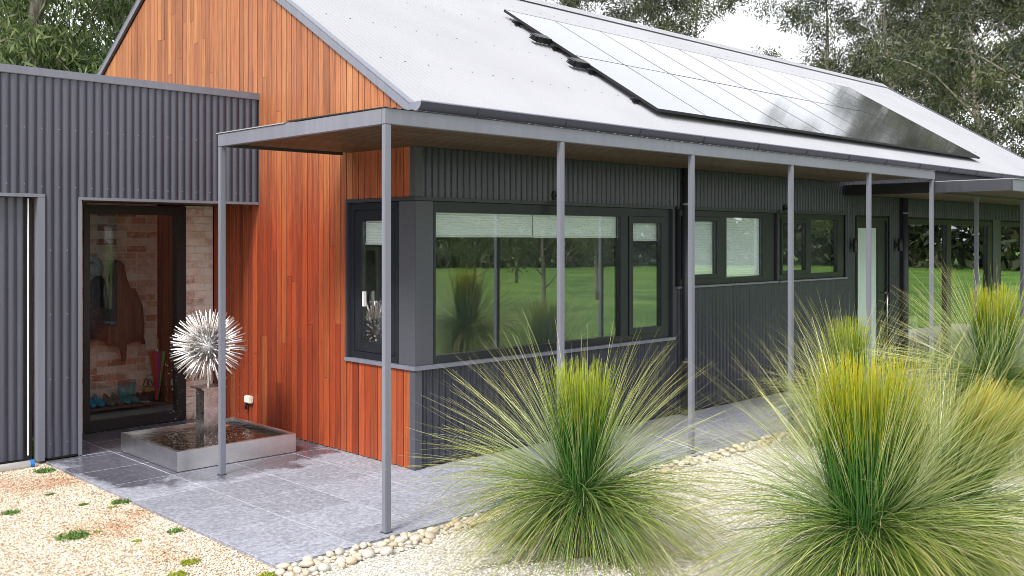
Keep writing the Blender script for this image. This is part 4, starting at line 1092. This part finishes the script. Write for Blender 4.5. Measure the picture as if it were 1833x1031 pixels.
# ------------------------------------------------------------------ grass trees
def ribbons(base, dirs, L, bend, width, K, g, c0, c1, c2, floor=None, mid=0.5):
    """curved needle leaves as tapering ribbons: arrays base(n,3), dirs(n,3), L(n), bend(n); colours base/mid/tip (n,3)"""
    n = len(base)
    hor = dirs.copy(); hor[:, 2] = 0; hl = np.linalg.norm(hor, axis=1, keepdims=True)
    hor = np.where(hl > 1e-4, hor/np.maximum(hl, 1e-4), np.array([[1.0, 0, 0]]))
    th0 = np.arctan2(np.linalg.norm(dirs[:, :2], axis=1), dirs[:, 2])
    side = np.stack([-hor[:, 1], hor[:, 0], np.zeros(n)], 1)
    roll = g.uniform(-1.2, 1.2, n)
    P = base.copy(); V = np.zeros((n, K+1, 2, 3)); C = np.zeros((n, K+1, 2, 4)); C[..., 3] = 1
    for i in range(K+1):
        t = i/K
        th = np.minimum(th0 + bend*t**1.4, 3.0)
        d = hor*np.sin(th)[:, None] + np.array([[0, 0, 1.0]])*np.cos(th)[:, None]
        nrm = np.cross(d, side)
        wv = side*np.cos(roll)[:, None] + nrm*np.sin(roll)[:, None]
        wd = (width*(1 - 0.75*t**2))[:, None]/2
        V[:, i, 0] = P - wv*wd; V[:, i, 1] = P + wv*wd
        if t < mid: cc = c0 + (c1-c0)*(t/mid)
        else: cc = c1 + (c2-c1)*((t-mid)/(1-mid))
        C[:, i, :, :3] = cc[:, None, :]
        P = P + d*(L/K)[:, None]
        if floor is not None: P[:, 2] = np.maximum(P[:, 2], floor + 0.004)
    idx = np.arange(n)[:, None]*2*(K+1) + 2*np.arange(K)[None]
    F = np.stack([idx, idx+1, idx+3, idx+2], 2).reshape(-1, 4)
    return V.reshape(-1, 3), F, C.reshape(-1, 4)

def leafmesh(name, parts, mat):
    V = np.concatenate([p_[0] for p_ in parts]); C = np.concatenate([p_[2] for p_ in parts]); off = 0; Fs = []
    for p_ in parts: Fs.append(p_[1] + off); off += len(p_[0])
    F = np.concatenate(Fs); k = F.shape[1]
    m = bpy.data.meshes.new(name)
    m.vertices.add(len(V)); m.vertices.foreach_set('co', V.astype(np.float32).ravel())
    m.loops.add(F.size); m.loops.foreach_set('vertex_index', F.astype(np.int32).ravel())
    m.polygons.add(len(F)); m.polygons.foreach_set('loop_start', np.arange(0, F.size, k, dtype=np.int32))
    m.update(calc_edges=True); m.validate()
    a = m.attributes.new('col', 'FLOAT_COLOR', 'POINT'); a.data.foreach_set('color', C.astype(np.float32).ravel())
    m.materials.append(mat); return m

def colr(g, n, a, b):
    t = g.random((n, 1)); return np.array(a)[None]*(1-t) + np.array(b)[None]*t

def grass_tree(x, y_, label, seed, h=0.38, s=1.0, lean=(0, 0), tip='lime', nt_=1300, nm=620, nsk=2500, tuft=6.5, wd=1.1, rt=0.13):
    g = np.random.default_rng(seed)
    T = empty('grass_tree', (x, y_, -0.02), label, 'grass tree', 'grass trees in the gravel bed')
    MB().tube([(x, y_, -0.02), (x+lean[0]*0.2, y_+lean[1]*0.2, h*0.6), (x+lean[0]*0.35, y_+lean[1]*0.35, h+0.05)], [0.13, 0.12, 0.09], 14).build('trunk', M['trunk'], T)
    lp = g.uniform(0, 6.28, 2)
    cx, cy, cz = lean[0]*0.35, lean[1]*0.35, h + 0.02
    def mk(n, amin, amax, rb, zb, gauss=False, leanw=1.0, lop=0.0):
        az = g.uniform(0, 2*math.pi, n); az = az + lop*(np.sin(az*2+lp[0]) + 0.6*np.sin(az*5+lp[1]))
        al = np.abs(g.normal(0, amax, n)) if gauss else g.uniform(amin, amax, n)
        al = np.radians(al)
        d = np.stack([np.sin(al)*np.cos(az) + lean[0]*leanw, np.sin(al)*np.sin(az) + lean[1]*leanw, np.cos(al)], 1); d /= np.linalg.norm(d, axis=1, keepdims=True)
        r_ = rb*np.sqrt(g.random(n))
        a2 = az + g.normal(0, 0.6, n)
        b = np.stack([cx + r_*np.cos(a2), cy + r_*np.sin(a2), cz + g.uniform(-zb, zb, n)], 1)
        return b, d
    tipc = {'lime': ((0.20, 0.30, 0.012), (0.42, 0.42, 0.03)), 'orange': ((0.22, 0.32, 0.010), (0.50, 0.38, 0.015)), 'gold': ((0.26, 0.30, 0.015), (0.56, 0.38, 0.03))}[tip]
    # upright young tuft
    b, d = mk(nt_, 0, tuft, rt*s, 0.02, True)
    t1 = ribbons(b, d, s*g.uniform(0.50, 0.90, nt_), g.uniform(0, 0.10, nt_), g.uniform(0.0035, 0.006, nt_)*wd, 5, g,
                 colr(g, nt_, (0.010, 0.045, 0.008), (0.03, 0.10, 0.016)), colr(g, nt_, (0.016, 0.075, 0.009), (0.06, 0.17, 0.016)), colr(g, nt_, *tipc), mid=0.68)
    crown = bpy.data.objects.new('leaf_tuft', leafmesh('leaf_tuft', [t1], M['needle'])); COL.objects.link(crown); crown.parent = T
    # spreading leaves, uneven round the head
    b, d = mk(nm, 13, 82, 0.10*s, 0.04, leanw=0.6, lop=0.45)
    L = s*g.uniform(0.80, 1.25, nm)
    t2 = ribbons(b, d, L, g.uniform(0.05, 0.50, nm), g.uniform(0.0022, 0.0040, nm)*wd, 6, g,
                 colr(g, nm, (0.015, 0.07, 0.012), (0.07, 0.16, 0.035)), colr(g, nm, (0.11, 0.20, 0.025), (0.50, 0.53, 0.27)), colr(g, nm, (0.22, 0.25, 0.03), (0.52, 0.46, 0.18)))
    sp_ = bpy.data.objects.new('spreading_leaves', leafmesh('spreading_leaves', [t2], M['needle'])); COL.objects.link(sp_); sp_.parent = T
    # drooping skirt with some dead straw
    b, d = mk(nsk, 62, 162, 0.12*s, 0.07, leanw=0.3, lop=0.3)
    mid_c = colr(g, nsk, (0.035, 0.09, 0.008), (0.25, 0.33, 0.07)); tip_c = colr(g, nsk, (0.12, 0.14, 0.012), (0.40, 0.36, 0.07)); dead = (g.random(nsk) < 0.08)[:, None]
    mid_c = np.where(dead, colr(g, nsk, (0.34, 0.26, 0.13), (0.56, 0.48, 0.30)), mid_c); tip_c = np.where(dead, colr(g, nsk, (0.40, 0.30, 0.16), (0.58, 0.50, 0.34)), tip_c)
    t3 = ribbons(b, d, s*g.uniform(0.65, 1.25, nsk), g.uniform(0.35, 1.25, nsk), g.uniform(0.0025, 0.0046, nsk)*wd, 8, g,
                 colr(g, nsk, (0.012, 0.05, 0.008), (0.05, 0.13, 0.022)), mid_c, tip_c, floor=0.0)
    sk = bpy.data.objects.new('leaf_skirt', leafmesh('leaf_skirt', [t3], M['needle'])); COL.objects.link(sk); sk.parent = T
    return T
grass_tree(-0.62, -2.53, 'spiky grass tree with lime-tipped upright tuft in front of the corner window', 31)
grass_tree(-0.27, -4.34, 'largest nearest grass tree with orange-tipped tuft at the lower right', 32, tip='orange', h=0.46, s=1.08, tuft=7.5, nt_=2600, nm=900, nsk=2900, rt=0.18)
grass_tree(3.95, -2.10, 'grass tree with lime tuft standing before the dark wall left of the frosted door', 33)
grass_tree(3.85, -3.55, 'grass tree with golden tips in front of the sliding glass doors', 34, tip='orange', h=0.78, s=0.98, tuft=6)
grass_tree(0.42, -4.30, 'grass tree leaning to the right with a golden tip at the right edge', 35, tip='gold', h=0.40, lean=(0.35, -0.35), tuft=6, nm=620, nsk=2200)

# ------------------------------------------------------------------ moss and weeds in the gravel
moss = []
mp_ = [(-2.30, 0.817, 0.06, 'weed'), (-2.916, 0.153, 0.085, 'weed'), (-2.58, -0.919, 0.05, 'moss'), (-2.35, -0.213, 0.045, 'weed'), (-2.36, 2.311, 0.07, 'weed'), (-2.739, 0.163, 0.025, 'moss'), (-3.02, 1.095, 0.05, 'weed'),
       (-2.414, 0.719, 0.028, 'moss'), (-2.635, -0.246, 0.028, 'moss'), (-2.742, -1.084, 0.05, 'moss'), (-2.345, -1.486, 0.05, 'moss'), (-2.537, 0.951, 0.03, 'weed'), (-2.62, 1.45, 0.03, 'weed')]
spec = {1: 'largest green weed tuft in the gravel at the left', 0: 'bright green weed tuft in the gravel beside the paving edge', 4: 'green weed tuft at the foot of the corrugated entry wall', 10: 'lime green moss cushion between gravel, paving corner and pebbles', 2: 'bright lime moss cushion low in the gravel drive near the paving edge',
        3: 'olive weed tuft hugging the paving edge halfway down the drive', 6: 'weed tuft farthest left in the gravel drive', 9: 'moss cushion at the very bottom of the gravel drive',
        5: 'tiny moss cushion just right of the largest weed tuft', 7: 'tiny moss cushion next to the bright weed tuft by the paving', 8: 'tiny moss cushion between the largest weed tuft and the bright lime cushion',
        11: 'small weed sprout left of the bright weed tuft by the paving', 12: 'small weed sprout in the gravel below the entry wall tuft'}
for k, (x, y_, r_, kd) in enumerate(mp_):
    g = np.random.default_rng(100+k); n = int(160*(r_/0.05)**1.2)
    az = g.uniform(0, 6.283, n); al = np.radians(g.uniform(15, 85, n) if kd == 'weed' else g.uniform(0, 70, n))
    d = np.stack([np.sin(al)*np.cos(az), np.sin(al)*np.sin(az), np.cos(al)], 1); rr = r_*np.sqrt(g.random(n)); a2 = g.uniform(0, 6.283, n)
    b = np.stack([rr*np.cos(a2)*1.3, rr*np.sin(a2), np.full(n, 0.0)], 1)
    ln = r_*g.uniform(0.25, 0.6, n) if kd == 'weed' else r_*g.uniform(0.2, 0.4, n)
    ca_, cb_ = (((0.06, 0.15, 0.03), (0.16, 0.28, 0.05)) if kd == 'weed' else ((0.22, 0.30, 0.02), (0.34, 0.36, 0.04)))
    c_ = colr(g, n, ca_, cb_)
    t = ribbons(b, d, ln, g.uniform(0, 0.8, n), np.full(n, 0.007 if kd == 'weed' else 0.009), 3, g, c_*0.8, c_, c_*1.1)
    o = bpy.data.objects.new('weed_tuft' if kd == 'weed' else 'moss_cushion', leafmesh(kd, [t], M['leaf'])); link(o, None, (x, y_, -0.014))
    tag(o, spec.get(k, 'small green weed sprout in the cream gravel' if kd == 'weed' else 'tiny yellow-green moss cushion in the cream gravel'), 'weed' if kd == 'weed' else 'moss', 'weeds in the gravel' if kd == 'weed' else 'moss in the gravel')

# ------------------------------------------------------------------ trees
def leafcards(P, D, L, Wd, g, col):
    """kinked lance leaves: 5 points, two quads folded along the midrib would cost more; use a bent 2-quad blade"""
    n = len(P); D = D/np.linalg.norm(D, axis=1, keepdims=True)
    r_ = g.normal(size=(n, 3)); S_ = np.cross(D, r_); S_ /= np.maximum(np.linalg.norm(S_, axis=1, keepdims=True), 1e-5)
    Nn = np.cross(S_, D)
    l = L[:, None]; w_ = Wd[:, None]/2; bend = g.uniform(-0.15, 0.15, n)[:, None]*l
    V = np.stack([P - S_*w_*0.15, P + S_*w_*0.15, P + D*l*0.45 + S_*w_ + Nn*bend*0.5, P + D*l*0.45 - S_*w_ + Nn*bend*0.5, P + D*l + S_*w_*0.1 + Nn*bend*-0.6, P + D*l - S_*w_*0.1 + Nn*bend*-0.6], 1)
    idx = 6*np.arange(n)[:, None]
    F = np.concatenate([idx + np.array([[0, 1, 2, 3]]), idx + np.array([[3, 2, 4, 5]])], 0)
    C = np.ones((n, 6, 4)); C[:, :, :3] = col[:, None, :]
    return V.reshape(-1, 3), F, C.reshape(-1, 4)

def branch_tree(seed, H, r0, limbs, spread, first, leaves, leafL, leafW, colA, colB, clump, droop, name, sub=5, twigs=3):
    """returns (wood mesh, leaf mesh) of one tree standing at the origin"""
    q = random.Random(seed); g = np.random.default_rng(seed); wood = MB()
    pts = [Vector((0, 0, 0))]; rad = [r0]; x = y_ = 0; nseg = 8
    for i in range(1, nseg+1):
        x += q.gauss(0, 0.05)*H/8; y_ += q.gauss(0, 0.05)*H/8
        pts.append(Vector((x, y_, H*0.92*i/nseg))); rad.append(r0*(1-0.88*i/nseg))
    wood.tube(pts, rad, 9)
    clumps = []
    def at(z):
        for a, b in zip(pts, pts[1:]):
            if a.z <= z <= b.z: return a + (b-a)*((z-a.z)/(b.z-a.z))
        return pts[-1]
    for k in range(limbs):
        u = first + (1-first)*(k+0.5)/limbs; z0 = H*0.92*u; p0 = at(min(z0, H*0.91))
        az = k*2.4 + q.uniform(-0.5, 0.5); ln = spread*(1.15 - 0.75*u)*q.uniform(0.75, 1.25); up = q.uniform(0.35, 1.0)
        d = Vector((math.cos(az), math.sin(az), up)).normalized(); lp = [p0]; cur = p0.copy(); dd = d.copy()
        for i in range(5):
            dd = (dd + Vector((q.gauss(0, 0.16), q.gauss(0, 0.16), q.gauss(0.02, 0.12)))).normalized(); cur = cur + dd*ln/5; lp.append(cur.copy())
        rr = r0*0.36*(1.1-u)
        wood.tube(lp, [rr*(1-0.16*i) for i in range(6)], 6)
        for j in range(sub):
            t0 = lp[1 + min(4, int(1 + j*4/sub))]; az2 = q.uniform(0, 6.283)
            sdv = (dd*0.6 + Vector((math.cos(az2), math.sin(az2), q.uniform(-0.2, 0.7)))).normalized(); sl_ = ln*q.uniform(0.3, 0.55)
            e = t0 + sdv*sl_; mid = t0 + sdv*sl_*0.5 + Vector((0, 0, 0.06*sl_))
            wood.tube([t0, mid, e], [rr*0.35, rr*0.25, rr*0.1], 5)
            for w_ in range(twigs): clumps.append(t0 + (e-t0)*(0.45+0.55*(w_+1)/twigs) + Vector((q.gauss(0, 0.25), q.gauss(0, 0.25), q.gauss(0, 0.2)))*clump)
        clumps.append(lp[-1])
    n = leaves; cidx = g.integers(0, len(clumps), n)
    cp = np.array([tuple(c) for c in clumps])
    csz = g.uniform(0.55, 1.25, len(clumps))
    off = g.normal(size=(n, 3)); off *= (clump*0.5*csz[cidx]/np.linalg.norm(off, axis=1)**0.45)[:, None]; off[:, 2] *= 0.75
    P = cp[cidx] + off
    D = g.normal(size=(n, 3))*0.8 + off/clump*0.6; D[:, 2] -= droop
    ctone = g.uniform(0, 1, len(clumps))[cidx]
    t = np.clip(ctone + g.normal(0, 0.2, n), 0, 1)[:, None]
    colr_ = np.array(colA)[None]*(1-t) + np.array(colB)[None]*t
    lv = leafcards(P, D, leafL*g.uniform(0.7, 1.3, n), leafW*g.uniform(0.7, 1.3, n), g, colr_)
    wm = mesh('trunk', wood.v, wood.f, M['bark'], True)
    return wm, leafmesh('crown', [lv], M['leaf'])

def plant_tree(name, meshes, x, y_, rot, sc, label, group):
    T = empty(name, (x, y_, -0.03), label, 'tree', group); T.rotation_euler = (0, 0, rot); T.scale = (sc, sc, sc)
    for nm, me in zip(('trunk', 'crown'), meshes):
        o = bpy.data.objects.new(nm, me); COL.objects.link(o); o.parent = T
    return T
gumA = branch_tree(41, 17, 0.30, 13, 5.2, 0.24, 25000, 0.20, 0.055, (0.018, 0.025, 0.012), (0.095, 0.108, 0.05), 0.95, 0.7, 'gum')
gumB = branch_tree(42, 19, 0.34, 15, 5.6, 0.20, 31000, 0.20, 0.055, (0.016, 0.023, 0.011), (0.088, 0.102, 0.046), 1.0, 0.7, 'gum')
gumC = branch_tree(43, 15, 0.26, 12, 4.6, 0.22, 20000, 0.19, 0.05, (0.021, 0.031, 0.014), (0.115, 0.125, 0.048), 0.88, 0.7, 'gum')
GR_ = 'gum trees behind the house'
CAMV = np.array([-5.496, -6.849]); DV = np.array([math.cos(R(45.64)), math.sin(R(45.64))]); RV = np.array([DV[1], -DV[0]])
def spot_xy(px, depth):                       # ground position at a bearing and distance, worked out from the photo
    return CAMV + depth*(DV + RV*(px-916.5)/1755.6)
gl_ = [(gumC, 985, 37, 0.3, 0.85, 'thin gum tree above the roof ridge left of the pale trunk'),
       (gumA, 1110, 38, 1.2, 0.76, 'gum tree with pale upright trunk above the middle of the roof ridge'),
       (gumC, 1240, 36, 2.2, 0.82, 'gum tree above the ridge left of the gap of white sky'),
       (gumB, 1480, 46, 4.0, 0.80, 'gum tree right of the gap of white sky with yellowish crown'),
       (gumC, 1590, 45, 5.2, 0.98, 'slender dark-limbed gum tree rising at the far end of the ridge'),
       (gumB, 1690, 47, 0.9, 0.80, 'large dense gum tree behind the far roof end'),
       (gumA, 1745, 36, 3.4, 0.78, 'gum tree with reddish bare trunk beyond the far roof slope'),
       (gumB, 1850, 34, 2.6, 0.95, 'tall dense gum tree at the right edge of the photo'),
       (gumC, 1905, 29, 1.7, 1.0, 'lower gum tree at the right edge in front of the tallest one'),
       (gumA, 1640, 54, 0.2, 0.92, 'distant gum tree filling the gap behind the slender one')]
for me, px, dp, rt, sc, lb in gl_:
    x, y_ = spot_xy(px, dp); plant_tree('gum_tree', me, x, y_, rt, sc, lb, GR_)
lush = branch_tree(44, 10.5, 0.26, 15, 4.6, 0.22, 30000, 0.21, 0.042, (0.035, 0.07, 0.02), (0.27, 0.34, 0.13), 0.85, 1.3, 'lush', 6, 3)
x, y_ = spot_xy(70, 17.5); plant_tree('leafy_tree', lush, x, y_, 0.4, 1.0, 'dense leafy green tree behind the grey entry wing', 'leafy trees at the left')
x, y_ = spot_xy(215, 20.5); plant_tree('leafy_tree', lush, x, y_, 2.9, 1.0, 'leafy green tree half hidden behind the timber gable', 'leafy trees at the left')
x, y_ = spot_xy(-60, 22); plant_tree('leafy_tree', lush, x, y_, 4.4, 1.1, 'leafy green tree at the top left corner behind the entry wing', 'leafy trees at the left')

# garden seen in the window reflections: small trees on the lawn and a far wood
small = branch_tree(45, 3.4, 0.06, 9, 1.5, 0.32, 7000, 0.09, 0.03, (0.05, 0.08, 0.02), (0.14, 0.17, 0.05), 0.5, 0.3, 'small', 4, 2)
for k, (x, y_, rt, sc, lb) in enumerate(((12.8, -13.3, 0, 0.9, 'round young lawn tree mirrored left in the corner window'), (8.2, -6.2, 1.2, 1.0, 'slim young tree mirrored in the middle of the corner window'),
        (20.0, -15.0, 2.2, 1.2, 'young lawn tree mirrored at the right of the corner window'), (27, -26, 0.7, 1.4, 'distant young lawn tree mirrored at the left end of the corner window'), (30, -11, 3.0, 1.3, 'distant young tree mirrored in the small bare window'))):
    plant_tree('young_tree', small, x, y_, rt, sc, lb, 'young trees on the lawn')
g = np.random.default_rng(77); n = 60000
ang = g.uniform(R(-62), R(4), n); dist = g.uniform(62, 80, n) + 5*np.sin(ang*9)
cx = 4 + dist*np.cos(ang); cy = dist*np.sin(ang)
top = 9 + 3*np.sin(ang*14) + 2.2*np.sin(ang*37+1) + 1.4*np.sin(ang*71)
P = np.stack([cx, cy, top*g.random(n)**0.8], 1)
t = np.clip(0.5 + 0.5*np.sin(ang*50 + P[:, 2]) + g.normal(0, 0.2, n), 0, 1)[:, None]
fw = leafcards(P, g.normal(size=(n, 3)) + np.array([[0, 0, -0.4]]), g.uniform(0.5, 1.0, n), g.uniform(0.25, 0.5, n), g, np.array([[0.02, 0.03, 0.013]])*(1-t) + np.array([[0.085, 0.10, 0.04]])*t)
o = link(bpy.data.objects.new('far_wood', leafmesh('far_wood', [fw], M['leaf'])))
tag(o, 'dark wood beyond the lawn mirrored in the glass doors', 'wood', kind='stuff')
